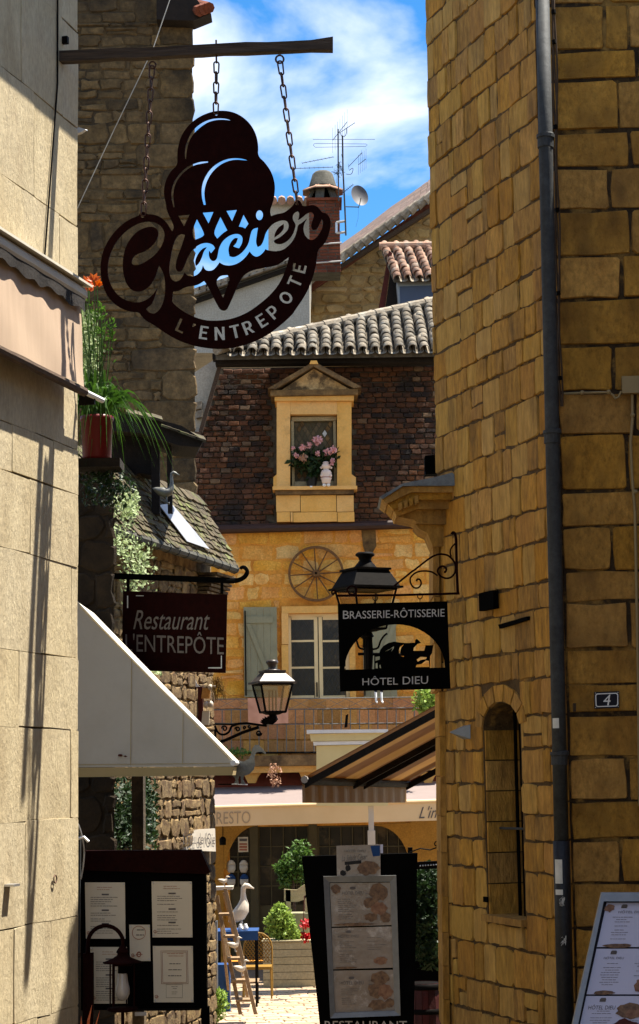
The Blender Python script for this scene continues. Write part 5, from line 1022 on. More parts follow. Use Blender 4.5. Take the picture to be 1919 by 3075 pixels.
MB().obox(at(952, 2070, YF)+V((0,.07,0)), V((.012,0,0)), V((0,.02,0)), V((0,0,.13))).build('latch', M['black'], wn)
def shutter(x0, x1, y0, y1, flip):
    sh = thing('shutter', ('sage green wooden shutter left of the lattice window' if not flip else 'sage green wooden shutter half hidden behind the brasserie sign'), 'shutter', (X((x0+x1)/2), YF-.06, Zf(y1)), 'window shutters')
    n = 5
    for i in range(n): fbox(x0+(x1-x0)*i/n+.25, x0+(x1-x0)*(i+1)/n-.25, y0, y1, -.07, -.04, 'board', M['sage'], sh)
    fbox(x0+5, x1-12, y0+28, y0+48, -.095, -.07, 'batten', M['sage'], sh); fbox(x0+5, x1-12, y1-42, y1-22, -.095, -.07, 'batten', M['sage'], sh)
    a, b = (x0+6, x1-24) if not flip else (x1-12, x0+16)
    fpoly([(a, y0+50), (a+14, y0+50), (b+14, y1-43), (b, y1-43)], -.092, .02, 'diagonal_brace', M['sage'], sh)
    pxtube(MB(), [(x0+3, y0+10, YF-.1), (x0+6, y1-5, YF-.1)], 2.2, YF-.1).build('bolt_rod', M['black'], sh)
shutter(733, 833, 1824, 2094, False); shutter(1090, 1190, 1824, 2094, True)
M['rust2'] = mat('brown_gutter_paint', (.045,.018,.010), (.03,.012,.007), 6, .5, .05)
st_ = fpoly([(1085,1592),(1128,1590),(1130,1640),(1118,1662),(1112,1690),(1100,1668),(1090,1640)], -.012, .004, 'damp_stain', M['dormdark'], fh)
# gutter, stain, mansard
MB().tube([at(575, 1592, YF-.14), at(1290, 1573, YF-.14)], .085, 10).build('gutter', M['rust2'], fh)
MS = .16   # mansard leans back
def Mm(u, v, w=0.0): return V((u, YF-.02 + (v-zg)*MS - w, v))
mansr = MB().prism([Mm(X(540,1560), zg+.02, -.02), Mm(xrr, zg+.02, -.02), Mm(xrr, zmt, -.02), Mm(X(652,1100), zmt, -.02), Mm(X(602,1290), Zf(1290), -.02), Mm(X(540,1300), Zf(1296), -.02)], (0,.3,0)).build('mansard', M['cpan'], fh)
mq_ = random.Random(103); rects = []; v = zg+.04; row = 0
d0, d1, dzb, dzt = X(832), X(1054), Zf(1570), Zf(1170)
while v < zmt-.05:
    u = (X(602,1500) if v > Zf(1290) else X(565,1500)) + (.09 if row % 2 else 0) + max(0, (v-Zf(1290))*.28 if v > Zf(1290) else 0)
    while u < X(1330):
        w = mq_.uniform(.16, .21)
        if not (u+w > d0 and u < d1 and v < dzt): rects.append((u, u+w, v, v+.098))
        u += w
    v += .1; row += 1
def bm_(rng, r): return M['brickpale'] if rng.random() < .04 else M['brickred'] if (rng.random() < .07 or r[2] > zmt-.2) else M['brick']
mq_.shuffle(rects)
stones(mansr, Mm, rects, .022, bm_, mq_, 'tile', jit=.009, bev=.010, gap=.008, lim=300, rc=.12, wj=.6, score=lambda r: abs((r[0]+r[1])/2-X(960))*.4+abs(r[2]-Zf(1300)))
fpoly([(596,1290),(652,1098),(664,1098),(606,1296)], .1, .1, 'hip_board', M['timber'], fh)
M['tymp'] = mat('stained_tympanum', (.56,.36,.15), (.42,.24,.08), 5, .9, .3, 40, c3=(.10,.06,.025), s3=3, t3=(.46,.6)); M['amberd'] = mat('dark_amber_glass', (.12,.075,.02), (.08,.05,.015), 6, .4)
# dormer
dm = fpoly([(832,1214),(872,1214),(872,1468),(832,1468)], -.28, .9, 'dormer', M['dorm'], fh)
for pts, o, dp_, nm, m in (([(1012,1214),(1055,1214),(1055,1468),(1012,1468)], -.28, .9, 'jamb', 'dorm'), ([(872.5,1214),(1011.5,1214),(1011.5,1252),(872.5,1252)], -.278, .9, 'lintel', 'dorm'),
    ([(822,1440),(833,1430),(833,1468),(822,1468)], -.279, .4, 'scroll_foot', 'dorm'), ([(1054,1430),(1068,1440),(1068,1468),(1054,1468)], -.279, .4, 'scroll_foot', 'dorm'),
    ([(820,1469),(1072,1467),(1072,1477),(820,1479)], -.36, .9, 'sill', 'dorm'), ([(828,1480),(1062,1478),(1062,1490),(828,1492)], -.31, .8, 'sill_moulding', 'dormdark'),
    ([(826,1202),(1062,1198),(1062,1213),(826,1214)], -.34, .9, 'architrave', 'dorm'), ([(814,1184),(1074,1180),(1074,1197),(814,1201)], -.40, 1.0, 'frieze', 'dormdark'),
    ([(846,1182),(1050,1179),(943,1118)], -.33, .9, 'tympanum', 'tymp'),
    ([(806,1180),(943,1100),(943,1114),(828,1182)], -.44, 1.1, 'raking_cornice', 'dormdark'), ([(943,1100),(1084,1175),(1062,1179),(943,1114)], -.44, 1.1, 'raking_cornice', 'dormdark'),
    ([(934,1098),(952,1098),(956,1108),(930,1108)], -.46, .3, 'apex_block', 'dorm')): fpoly(pts, o, dp_, nm, M[m], dm)
for i, (a, b, c, d) in enumerate(((830,902,1493,1542),(903,1010,1493,1542),(1011,1062,1493,1542),(832,872,1543,1572),(873,880,1543,1572),(881,1012,1543,1572),(1013,1064,1543,1572))): fbox(a+.4, b-.4, c, d-.6, -.24, .3, 'base_stone', M['dorm'], dm)
wn2 = fbox(876, 1010, 1255, 1267, -.12, -.04, 'dormer_window', M['planter'], dm)
fbox(876, 884, 1267, 1466, -.12, -.04, 'frame_stile', M['planter'], wn2); fbox(1002, 1010, 1267, 1466, -.12, -.04, 'frame_stile', M['planter'], wn2); fbox(884, 1002, 1448, 1466, -.12, -.04, 'frame_rail', M['planter'], wn2)
fbox(884, 1002, 1267, 1448, -.03, -.022, 'leaded_glass', M['olive'], wn2)
q = random.Random(6)
for i in range(-2, 9):
    for j in range(13):
        cx, cy = 890+i*17+(8.5 if j % 2 else 0), 1275+j*14
        if 888 < cx < 998 and 1272 < cy < 1444: fpoly([(cx, cy-11), (cx+7, cy), (cx, cy+11), (cx-7, cy)], -.04, .006, 'diamond_pane', M['stick'] if (i, j) == (5, 2) else M[q.choice(['amberd','olive','olive','dormdark'])], wn2)
# flowers and figurine in the dormer
fp = thing('pink_hydrangea', 'pink flowering hydrangea in a black pot on the dormer sill', 'potted plant', at(937, 1464, YF-.3))
c0 = at(936, 1464, YF-.26); MB().lathe([(13*kf,0),(17*kf,30*kf),(18*kf,31*kf),(14*kf,31*kf)], c0, 14).build('pot', M['potblack'], fp)
MB().prism([at(931,1459,YF-.365), at(938,1459,YF-.365), at(938,1463,YF-.365), at(931,1463,YF-.365)], (0,.004,0)).build('label', M['white'], fp)
q = random.Random(66); fol = foliage(420, in_balls([(at(940,1372,YF-.28), .42, .16, .16, 0), (at(900,1385,YF-.28), .18, .1, .16, 0), (at(985,1375,YF-.28), .2, .1, .18, 0), (at(938,1410,YF-.28), .14, .1, .2, 0)]), .12, q, .1, .5); fol.build('leaves', M['darkleaf'], fp)
stm = MB()
for x in (905, 925, 945, 980): stm.tube([c0+V((0,0,.18)), at((x+937)/2, 1400, YF-.28), at(x, 1370, YF-.28)], .008, 5)
stm.build('stems', M['leaf'], fp)
for (x, y, r, m) in ((952,1323,14,'pink'),(908,1344,11,'pink'),(929,1337,9,'pink'),(888,1367,8,'pink'),(911,1376,13,'peachpetal'),(954,1362,8,'pink'),(983,1358,11,'pink'),(1000,1352,12,'pink'),(998,1385,8,'pink'),(880,1346,6,'pink'),(996,1394,6,'pink')):
    p = at(x, y, YF-.42); fb = MB()
    for i in range(60):
        d = V((q.gauss(0,1), q.gauss(0,1)-.5, q.gauss(0,1))).normalized(); fb.leaf(p+d*r*kf*.7, V((q.gauss(0,1), q.gauss(0,1), q.gauss(0,1))), d, r*kf*.75, r*kf*.6)
    fb.build('flower_head', M[m], fp)
fg = thing('sill_figurine', 'white and pink plaster cook figurine beside the hydrangea', 'figurine', at(980, 1462, YF-.3))
fgc = at(980, 1462, YF-.36)
fgb = MB()
fgb.lathe([(12*kf,10*kf),(13*kf,14*kf),(14*kf,20*kf),(17*kf,26*kf),(14*kf,29*kf),(15*kf,34*kf),(17*kf,42*kf),(13*kf,50*kf),(7*kf,53*kf),(11*kf,56*kf),(14*kf,61*kf),(13*kf,67*kf),(9*kf,70*kf),(10*kf,74*kf),(6*kf,77*kf)], fgc, 14)
for sx in (-1, 1): fgb.ball(fgc+V((sx*15*kf, 0, 58*kf)), 4*kf); fgb.ball(fgc+V((sx*13*kf, -8*kf, 33*kf)), 5*kf)
fgb.build('body', M['ceram'], fg, True)
for sx in (-1, 1): MB().ball(fgc+V((sx*6*kf, -4*kf, 5*kf)), 6*kf, 7*kf, 5*kf).build('shoe', M['white'], fg, True)
MB().tube([fgc+V((math.cos(a)*15.5*kf, math.sin(a)*15.5*kf, 28*kf)) for a in [i*math.pi/8 for i in range(16)]], 1.4*kf, 5, True).build('belt', M['inkred'], fg)
# canal tile roof
rz0 = Zf(1064); RA = rad(30); pan = MB()
def Cm(u, s, w=0.0): return V((u, YF-.35+s*math.cos(RA)-w*math.sin(RA), rz0+s*math.sin(RA)+w*math.cos(RA)))
ux0, ux1 = X(650,1060), X(1345,1000); hs_ = 2.75/(X(1310)-X(650))
pan.prism([Cm(ux0, 0, -.05), Cm(ux1, 0, -.05), Cm(ux1, (ux1-ux0)*hs_, -.05)], (0,0,-.1)); cro = pan.build('canal_roof', M['cpan'], fh)
tm = MB(); nseg = 8; vs = []
for s, r in ((0, .092), (.46, .076)):
    for o in (0, .014):
        vs += [V((math.cos(math.pi*k/nseg)*(r-o), s, math.sin(math.pi*k/nseg)*(r-o))) for k in range(nseg+1)]
n9 = nseg+1; fs = []
for k in range(nseg): fs += [(k, k+1, 2*n9+k+1, 2*n9+k), (n9+k, 3*n9+k, 3*n9+k+1, n9+k+1), (k, n9+k, n9+k+1, k+1)]
tm.add(vs, fs); tmp = tm.build('t', M['ctile'], None, True); tile_me = tmp.data; bpy.data.objects.remove(tmp); tile_pk = tile_me.copy(); tile_pk.materials[0] = M['ctilep']
def lay_tiles(par, Cmf, ua, ub, smax, pitch, expo, ang, rng, me, u_step=.225):
    u = ua; i = 0
    while u < ub:
        s = -.06; sm = smax(u)
        while s < sm - .12:
            m4 = Matrix.Translation(Cmf(u+rng.uniform(-.012,.012), s+rng.uniform(-.02,.02), rng.uniform(.006,.016))) @ Matrix.Rotation(ang-rad(2.2), 4, 'X') @ Matrix.Rotation(rad(rng.uniform(-2.5,2.5)), 4, 'Z') @ Matrix.Diagonal((rng.uniform(.96,1.06), 1, rng.uniform(.9,1.08), 1))
            link('tile', me, par, m4); s += expo
        u += u_step
    # channel tiles between the covers
    ch = MB(); u = ua + u_step/2
    while u < ub:
        sm = smax(u); vs = []
        for s in (-.10, max(sm-.1, -.05)):
            vs += [Cmf(u+math.cos(math.pi*k/6)*.10, s, -.035-math.sin(math.pi*k/6)*.05+.03) for k in range(7)]
        ch.add(vs, [(k, k+1, 7+k+1, 7+k) for k in range(6)]); u += u_step
    ch.build('channel_tiles', M['ctile'], par)
tq = random.Random(107)
lay_tiles(cro, Cm, ux0+.2, ux1, lambda u: (u-ux0)*hs_, 0, .27, RA, tq, tile_me)
hipd = (Cm(ux1, (ux1-ux0)*hs_, 0)-Cm(ux0, 0, 0)); hl = hipd.length; hd_ = hipd.normalized(); s = 0.0
while s < hl:   # hip tiles
    a = Cm(ux0, 0, .04)+hd_*s; MB().tube([a, a+hd_*.46], [.10, .085], 10).build('hip_tile', M['ctile'], cro); s += .40
fpoly([(640,1070),(1345,1060),(1345,1076),(640,1086)], -.25, .3, 'eave_board', M['darktimber'], fh)
fpoly([(648,1084),(1345,1074),(1345,1090),(648,1098)], -.12, .3, 'eave_soffit', M['darktimber'], fh)
# slanting rendered side on the left of the mansard
sd_ = fpoly([(560,1120),(650,1062),(672,1062),(655,1098),(600,1290),(560,1290)], .35, .2, 'side_render', M['render'], fh)
for i in range(4): fpoly([(575+i*5,1150+i*26),(600+i*2,1146+i*26),(598+i*2,1168+i*26),(572+i*5,1172+i*26)], .2, .2, 'roof_tile', M['ctile'], fh) if i > 1 else None
# ---- wagon wheel
wx, wy, wr = 949, 1723, 84
wh_ = thing('wagon_wheel', 'old wooden wagon wheel hung on the golden wall above the window', 'wheel', at(wx, wy+wr, YF-.05)); wc = at(wx, wy, YF-.07)
cc = lambda r, a: wc + V((math.cos(a)*r*kf, 0, math.sin(a)*r*kf))
rm = MB(); nn = 40; vs = []
for i in range(nn):
    a = 2*math.pi*i/nn
    for r, dy in ((wr-7,-.04),(wr,-.04),(wr,.03),(wr-7,.03)): vs.append(cc(r, a)+V((0,dy,0)))
rm.add(vs, [(i*4+k, ((i+1) % nn)*4+k, ((i+1) % nn)*4+(k+1) % 4, i*4+(k+1) % 4) for i in range(nn) for k in range(4)]); rm.build('rim', M['oldwood'], wh_)
for i in range(12): MB().tube([cc(8, i*math.pi/6+.05), cc(wr-5, i*math.pi/6+.05)], [.015,.010], 6).build('spoke', M['oldwood'], wh_)
hb = MB(); hb.tube([wc+V((0,.04,0)), wc+V((0,-.06,0)), wc+V((0,-.12,0))], [.075,.075,.055], 12); hb.build('hub', M['oldwood'], wh_)
MB().tube([wc+V((0,-.1,0)), wc+V((0,-.13,0))], .022, 8).build('axle_hole', M['blackpaint'], wh_)
# ---- balcony
Yb = 35.1
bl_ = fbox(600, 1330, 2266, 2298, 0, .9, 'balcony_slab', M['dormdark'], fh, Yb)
fbox(600, 1330, 2299, 2318, .15, .9, 'slab_moulding', M['dorm'], bl_, Yb)
for x in (735, 905, 1120, 1270): fpoly([(x-8,2319),(x+48,2318),(x+36,2336),(x+30,2352),(x+8,2352),(x,2336)], .3, .6, 'console', M['dorm'], bl_, Yb)
fbox(600, 1330, 2319, 2372, .7, .85, 'lintel_beam', M['rbrown'], fh, Yb)
q = random.Random(12)
for j, (c, d) in enumerate(((2098,2128),(2132,2172),(2176,2220),(2224,2262))):
    x = 600 + (20 if j % 2 else 0)
    while x < 1330: w = q.uniform(40, 78); fbox(x+.4, min(x+w, 1330)-.4, c, d, -.06, -.02, 'wall_panel', M['terra'], fh, YF); x += w
rlg = thing('balcony_railing', 'thin iron balcony railing with crossed band under the lattice window', 'railing', (X(960,2260,Yb), Yb, Zf(2262,960,Yb)))
for y in (2097, 2129, 2174): pxtube(MB(), [(600, y+3, Yb), (960, y, Yb), (1330, y-5, Yb)], 1.5, Yb, 5).build('rail', M['tingrey'], rlg)
pxtube(MB(), [(600, 2262, Yb), (1330, 2256, Yb)], 3, Yb, 5).build('bottom_rail', M['black'], rlg)
x = 612
while x < 1320: pxtube(MB(), [(x, 2130, Yb), (x+1, 2262, Yb)], 1.7, Yb, 5).build('baluster', M['tingrey'], rlg); x += 27.5
x = 600
while x < 1310: pxtube(MB(), [(x, 2099, Yb), (x+55, 2127, Yb)], .8, Yb, 4).build('cross_bar', M['tingrey'], rlg); pxtube(MB(), [(x, 2127, Yb), (x+55, 2099, Yb)], .8, Yb, 4).build('cross_bar', M['tingrey'], rlg); x += 55
cp = fpoly([(744,2097),(866,2095),(866,2172),(746,2176)], -.05, .015, 'cloth_picture', M['salmon'], None, Yb); tag(cp, 'pinkish printed cloth hung on the balcony rail behind the glass lantern', 'cloth')
fc = fpoly([(1038,2148),(1046,2144),(1043,2184),(1034,2186)], -.04, .02, 'dark_plaque', M['black'], None, Yb); tag(fc, 'small dark tag hung on the balcony railing', 'tag')
pu = thing('puppet_legs', 'white stockinged puppet legs dangling over the balcony rail', 'puppet', at(1140, 2112, Yb-.08))
for x in (1128, 1145): pxtube(MB(), [(x+3,2062,Yb-.08),(x,2078,Yb-.08)], [4.5,4.5], Yb-.08, 8).build('trouser_leg', M['navy'], pu); pxtube(MB(), [(x,2078,Yb-.08),(x+1,2096,Yb-.1),(x+2,2106,Yb-.1),(x+5,2110,Yb-.14)], [4,3.2,3.4,2.4], Yb-.08, 8).build('stocking', M['white'], pu)
q = random.Random(14)
bsx = foliage(700, in_ball(at(1288, 2105, 34.4), .26, .2, .25, 0), .09, q).build('balcony_shrub', M['limeleaf']); tag(bsx, 'bright green shrub at the right end of the balcony', 'shrub')
bsx = foliage(150, in_ball(at(825, 2325, 34.6), .13, .1, .24, 0), .05, q, -.8).build('hanging_plant', M['peachpetal']); tag(bsx, 'dry straw coloured plant hanging under the balcony', 'plant')
bsx = foliage(240, in_ball(at(700, 2262, 34.9), .32, .1, .08, 0), .06, q).build('balcony_creeper', M['leaf']); tag(bsx, 'low green creeper along the balcony floor behind the tin goose', 'plant')
# ---- RESTO awning and ground floor
Yw = 33.0
ra = thing('resto_awning', 'long pale peach shop awning lettered RESTO above the arched doors', 'awning', at(980, 2475, Yw))
MB().prism([at(560, 2426, Yw), at(1345, 2402, Yw), at(1345, 2345, 35.6), at(560, 2368, 35.6)], (0,0,-.02)).build('canvas_top', M['awnlav'], ra)
MB().tube([at(560, 2427, Yw), at(1345, 2404, Yw)], .03, 8).build('front_bar', M['awncream'], ra)
MB().prism([at(560, 2432, Yw), at(1345, 2408, Yw), at(1345, 2463, Yw), at(560, 2484, Yw)], (0,.02,0)).build('valance', M['awncream'], ra)
text('RESTO', 650, 752, 2437, 2474, lambda a, b: at(a, b-3*(a-700)/100, Yw-.012), M['ink'], ra); text("L'insolite", 1258, 1400, 2420, 2456, lambda a, b: at(a, b, Yw-.012), M['inkgrey'], ra, 'lettering', .4, -4)
M['dirtyolive'] = M['olive']
gl = MB().box(X(600,2700), X(1345,2700), YF-.02, YF+.018, 0, Zf(2340)).v
for (a, b) in ((600,672),(1236,1345)): fbox(a, b, 2380, 2872, -.03, .02, 'ochre_pier', M['ochre'], fh)
fpoly([(1120,2478)] + [(1130+100*math.sin(rad(t)), 2610-130*math.cos(rad(t))) for t in range(0, 91, 10)] + [(1238,2610),(1238,2470)], -.026, .04, 'arch_spandrel', M['ochre'], fh)
fpoly([(672,2610)] + [(775-95*math.cos(rad(t)), 2610-130*math.sin(rad(t))) for t in range(0, 91, 10)] + [(775,2470),(672,2470)], -.026, .04, 'arch_spandrel', M['ochre'], fh)
def doorset(x0, x1, y0, y1, nc, nr, rows_to, nm):
    d_ = fbox(x0, x1, rows_to, y1, .06, .12, 'door', M['olive'], fh)
    for i in range(nc+1): x = x0+(x1-x0)*i/nc; fbox(x-(4 if i in (0,nc) else 1.6), x+(4 if i in (0,nc) else 1.6), y0, rows_to, .05, .11, 'mullion', M['olive'], d_)
    for j in range(nr+1): y = y0+(rows_to-y0)*j/nr; fbox(x0, x1, y-1.6, y+1.6, .055, .105, 'glazing_bar', M['olive'], d_)
    for i in range(nc):
        for j in range(nr): fbox(x0+(x1-x0)*i/nc+1.8, x0+(x1-x0)*(i+1)/nc-1.8, y0+(rows_to-y0)*j/nr+1.8, y0+(rows_to-y0)*(j+1)/nr-1.8, .085, .09, 'pane', M['glassdark'], d_)
    return d_
doorset(676, 752, 2482, 2870, 2, 4, 2665, 'door'); doorset(776, 928, 2482, 2870, 4, 4, 2720, 'door'); doorset(956, 1130, 2482, 2870, 5, 4, 2720, 'door'); doorset(1132, 1232, 2482, 2870, 3, 4, 2720, 'door')
fbox(752, 776, 2476, 2872, -.02, .1, 'door_pier', M['olive'], fh); fbox(929, 955, 2476, 2872, -.02, .1, 'door_pier', M['olive'], fh); fbox(1130, 1134, 2476, 2872, -.02, .1, 'door_pier', M['olive'], fh)
ps = thing('door_poster', 'small red and white notice on the left arched door', 'poster', at(730, 2560, YF-.05))
fpoly([(715,2514),(745,2513),(746,2558),(716,2559)], -.03, .01, 'sheet', M['paper'], ps)
for (a, b, m) in ((2518,2526,'inkgrey'),(2532,2537,'inkred'),(2540,2546,'inkred'),(2549,2554,'inkred')): fpoly([(719,a),(742,a),(742,b),(719,b)], -.033, .002, 'print', M[m], ps)
for i, (cx_, cy_, l) in enumerate(((694,2600,'upper left'),(732,2600,'upper right'),(694,2642,'lower left'),(734,2642,'lower right'))):
    pl2 = thing('ceramic_jar', 'blue and cream ceramic jar in the ' + l + ' pane of the left door', 'jar', at(cx_, cy_+20, YF+.0), 'jars behind the left door')
    MB().lathe([(8*kf,-20*kf),(13*kf,-10*kf),(13*kf,2*kf)], at(cx_, cy_, YF+.02), 10, 1, .3).build('body', M['goosew'], pl2, True); MB().lathe([(13.2*kf,2.2*kf),(12.5*kf,8*kf),(7*kf,15*kf),(3*kf,17*kf)], at(cx_, cy_, YF+.02), 10, 1, .3).build('glaze', M['blue'] if i > 1 else M['goosew'], pl2, True)
hl_ = thing('hanging_lamp', 'small dark lamp hanging in the left archway', 'lamp', at(668, 2530, YF-.4)); pxtube(MB(), [(668,2480,35.6),(668,2515,35.6)], .8, 35.6).build('cord', M['black'], hl_); MB().lathe([(9*kf,-12*kf),(10*kf,6*kf),(4*kf,12*kf)], at(669, 2525, 35.6), 10).build('shade', M['black'], hl_)
# ---- cream sign cabinet with pole
ck = thing('cream_cabinet', 'cream yellow cornice box with white top in front of the balcony', 'cabinet', at(1040, 2300, 31))
for pts, o, m, nm in (([(921,2192),(1165,2190),(1165,2200),(921,2203)], -.06, 'white', 'lid'), ([(930,2204),(1165,2200),(1165,2222),(934,2226)], -.02, 'kiosk', 'cornice'), ([(940,2227),(1165,2223),(1165,2234),(942,2238)], .0, 'white', 'moulding'), ([(950,2239),(1165,2235),(1165,2420),(950,2420)], .04, 'kiosk', 'box')): fpoly(pts, o, .5, nm, M[m], ck, 31.0)
MB().box(X(1108,2500,31), X(1124,2500,31), 31.1, 31.2, 0, Zf(2400,1116,31)).build('pole', M['goosew'], ck); MB().box(X(1105,2500,31), X(1127,2500,31), 31.08, 31.22, 0, Zf(2495,1116,31)).build('pole_sleeve', M['goosew'], ck)
# ================================================================= COURTYARD THINGS
ld = thing('step_ladder', 'wooden step ladder at the courtyard entrance with white goose figures on its steps', 'ladder', at(735, 3045, 27.3))
def rail(a, b, wpx, Ya, Yb_, nm, par=ld, m='ladder'):
    p, q = at(*a, Ya), at(*b, Yb_); return MB().obox((p+q)/2, (q-p)/2, V((wpx*27.3/F/2,0,0)), V((0,.02,0))).build(nm, M[m], par)
rail((650,2690), (722,3046), 11, 27.6, 27.2, 'rail'); rail((676,2668), (768,3046), 11, 27.1, 26.9, 'rail')
rail((654,2690), (690,3010), 8, 27.9, 28.6, 'rear_leg'); rail((672,2680), (745,3000), 8, 27.4, 28.2, 'rear_leg')
for i, t in enumerate((.18, .36, .54, .72, .88)):
    a = at(650+72*t, 2690+356*t, 27.5); b = at(676+92*t, 2668+378*t, 27.0); m_ = (a+b)/2; MB().box(min(a.x,b.x)-.01, max(a.x,b.x)+.02, m_.y-.12, m_.y+.12, m_.z-.014, m_.z+.014).build('step', M['ladder'], ld)
MB().prism([at(640,2664,27.4), at(700,2662,27.4), at(698,2672,27.4), at(640,2674,27.4)], (0,.25,0)).build('top_cap', M['goosew'], ld)
for i, (x, y, s, l) in enumerate(((680,2662,.26,'topmost white goose figure lying on the ladder cap'),(712,2858,.32,'white goose figure on a middle step of the ladder'),(732,2930,.34,'white goose figure on the lowest visible ladder step'))):
    gm = goose_into(MB(), at(x-8, y, 26.85), s, 1, .35 if i in (0,) else .7).build('goose_figurine', M['goosew'], None, True); tag(gm, l, 'goose figure', 'goose figures on the ladder')
pk = MB().prism([at(633,2772,26.6), at(653,2765,26.6), at(654,2998,26.6), at(636,3002,26.6)], (0,.06,0)).build('grey_post', M['greymetal']); tag(pk, 'pale grey wooden post leaning at the rubble wall corner', 'post')
q = random.Random(19)
w1 = foliage(900, in_balls([(at(648,3020,25.0), .16, .12, .13, 0), (at(640,3045,25.0), .14, .12, .12, 0), (at(660,3000,25.0), .08, .1, .12, 0)]), .05, q).build('weed_tuft', M['limeleaf']); tag(w1, 'bright green weed tuft at the foot of the rubble wall', 'weed')
bst = MB(); stone_mesh(bst, lambda u, v, w: V((u, 24.2-w, v)), at(610,2960,24.2).x, at(640,2960,24.2).x, .25, at(625,2945,24.2).z, .1, q, .01, .03, .3); bst = bst.build('corner_stone', M['hrub']); tag(bst, 'rough corner boulder below the grey post', 'stone')
# blue table and goose
Yt = 29.2; kt = Yt/F
bt = thing('blue_table', 'blue covered display table with a large white goose on it', 'table', at(715, 2950, Yt))
ztop = at(715, 2792, Yt).z; xa, xb = at(650,2800,Yt).x, at(776,2800,Yt).x
MB().box(xa, xb, Yt-.25, Yt+.35, ztop-.03, ztop).build('top', M['blue'], bt); MB().box(xa-.004, xb+.004, Yt-.256, Yt-.25, ztop-.13, ztop-.001).build('cloth_front', M['blue'], bt)
for x in (xa+.03, xb-.03):
    for y in (Yt-.2, Yt+.3): MB().box(x-.015, x+.015, y-.015, y+.015, .004, ztop-.03).build('leg', M['black'], bt)
MB().box(xa, xb, Yt-.2, Yt+.3, .35, .37).build('shelf', M['ladder'], bt)
bb = MB().box(at(652,2900,28.6).x, at(690,2900,28.6).x, 28.5, 28.8, .004, at(670,2895,28.6).z).build('blue_crate', M['blue']); tag(bb, 'blue crate on the ground behind the ladder', 'crate')
gs = goose_into(MB(), at(722, 2793, Yt-.05), .82, 1, 1.0, True).build('goose_statue', M['goosew'], None, True); tag(gs, 'large white goose statue standing on the blue table', 'goose figure')
for i, (x, w) in enumerate(((703,12),(722,12),(738,14))):
    j = MB().lathe([(w*.5*kt,0),(w*.55*kt,8*kt),(w*.3*kt,15*kt),(w*.3*kt,18*kt)], at(x, 2793, Yt-.15), 10).build('white_jar', M['white'], None, True); tag(j, ('leftmost','middle','rightmost')[i] + ' of three small white jars on the blue table', 'jar', 'jars on the blue table')
kt3 = MB(); 
def bistro(px, py, Y, lab, s=1.0):
    c = at(px, py, Y); ch = thing('rattan_chair', lab, 'chair', V((c.x, c.y, 0)), 'rattan bistro chairs'); zc = .46
    fm = MB(); w = .21*s; top = .92
    fm.tube([V((c.x-w, c.y+.18, 0)), V((c.x-w, c.y+.2, zc)), V((c.x-w, c.y+.22, .72))] + [V((c.x+w*math.cos(a), c.y+.23, .72+.22*math.sin(a))) for a in [math.pi*(1-i/8) for i in range(1,8)]] + [V((c.x+w, c.y+.22, .72)), V((c.x+w, c.y+.2, zc)), V((c.x+w, c.y+.18, 0))], .014, 6); fm.build('back_frame', M['rattan'], ch)
    for sx in (-1, 1): MB().tube([V((c.x+sx*w, c.y-.2, 0)), V((c.x+sx*w*.95, c.y-.18, zc))], .014, 6).build('leg', M['rattan'], ch)
    MB().box(c.x-w, c.x+w, c.y-.2, c.y+.2, zc-.02, zc+.02).build('seat', M['rattan'], ch)
    wv = MB()
    for i in range(-7, 8):
        for sgn in (-1, 1):
            pts = []
            for j in range(9):
                z = .5+.42*j/8; x = (i/7*w*1.6) + sgn*(z-.7)*.8*s
                lim = w if z < .72 else w*math.sqrt(max(0, 1-((z-.72)/.22)**2)) if z < .94 else 0
                if abs(x) < lim: pts.append(V((c.x+x, c.y+.215+.004*sgn, z)))
            if len(pts) > 1: wv.tube(pts, .007, 4)
    wv.build('woven_back', M['rattan'], ch)
bistro(772, 2780, 30.2, 'yellow rattan chair behind the blue table'); bistro(902, 2790, 32.5, 'yellow rattan chair beside the red flowers')
# planter box with shrub
Yq = 31.6; pa, pb2 = at(790,2900,Yq).x, at(950,2900,Yq).x
px_ = thing('planter_box', 'cream slatted planter box in the courtyard', 'planter', (0.5*(pa+pb2), Yq, 0)); zt2 = at(870, 2828, Yq).z
for i in range(6): MB().box(pa, pb2, Yq, Yq+.45, .02+(zt2-.02)*i/6, .02+(zt2-.02)*(i+1)/6-.008).build('board', M['planter'], px_)
MB().box(pa-.02, pb2+.02, Yq-.02, Yq+.47, zt2, zt2+.02).build('rim', M['planter'], px_)
q = random.Random(23); C_s = lambda x, y, rx, rz: (at(x, y, Yq+.2), rx, rx*.8, rz, .3)
sh = thing('planter_shrub', 'bright yellow green shrub growing in the cream planter', 'shrub', at(860, 2828, Yq+.2))
foliage(2600, in_balls([C_s(845,2760,.2,.2), C_s(825,2775,.16,.16), C_s(862,2790,.18,.16), C_s(850,2810,.2,.14), C_s(840,2738,.12,.12), C_s(880,2810,.12,.1)]), .06, q).build('crown', M['limeleaf'], sh)
MB().tube([at(850,2830,Yq+.2), at(850,2780,Yq+.2), at(845,2745,Yq+.2)], [.02,.015,.008], 6).build('trunk', M['timber'], sh)
yt = thing('young_tree', 'slender potted tree with small glossy leaves by the glazed doors', 'tree', at(880, 2830, 32.6))
foliage(1500, in_balls([(at(880,2590,32.6), .2, .2, .25, .2), (at(905,2560,32.6), .18, .16, .2, .2), (at(860,2640,32.6), .14, .14, .18, .2), (at(845,2610,32.6), .1, .1, .12, 0), (at(905,2620,32.6), .2, .15, .2, .2), (at(920,2575,32.6), .1, .1, .12, 0)]), .075, q, .2, .5).build('crown', M['leaf'], yt)
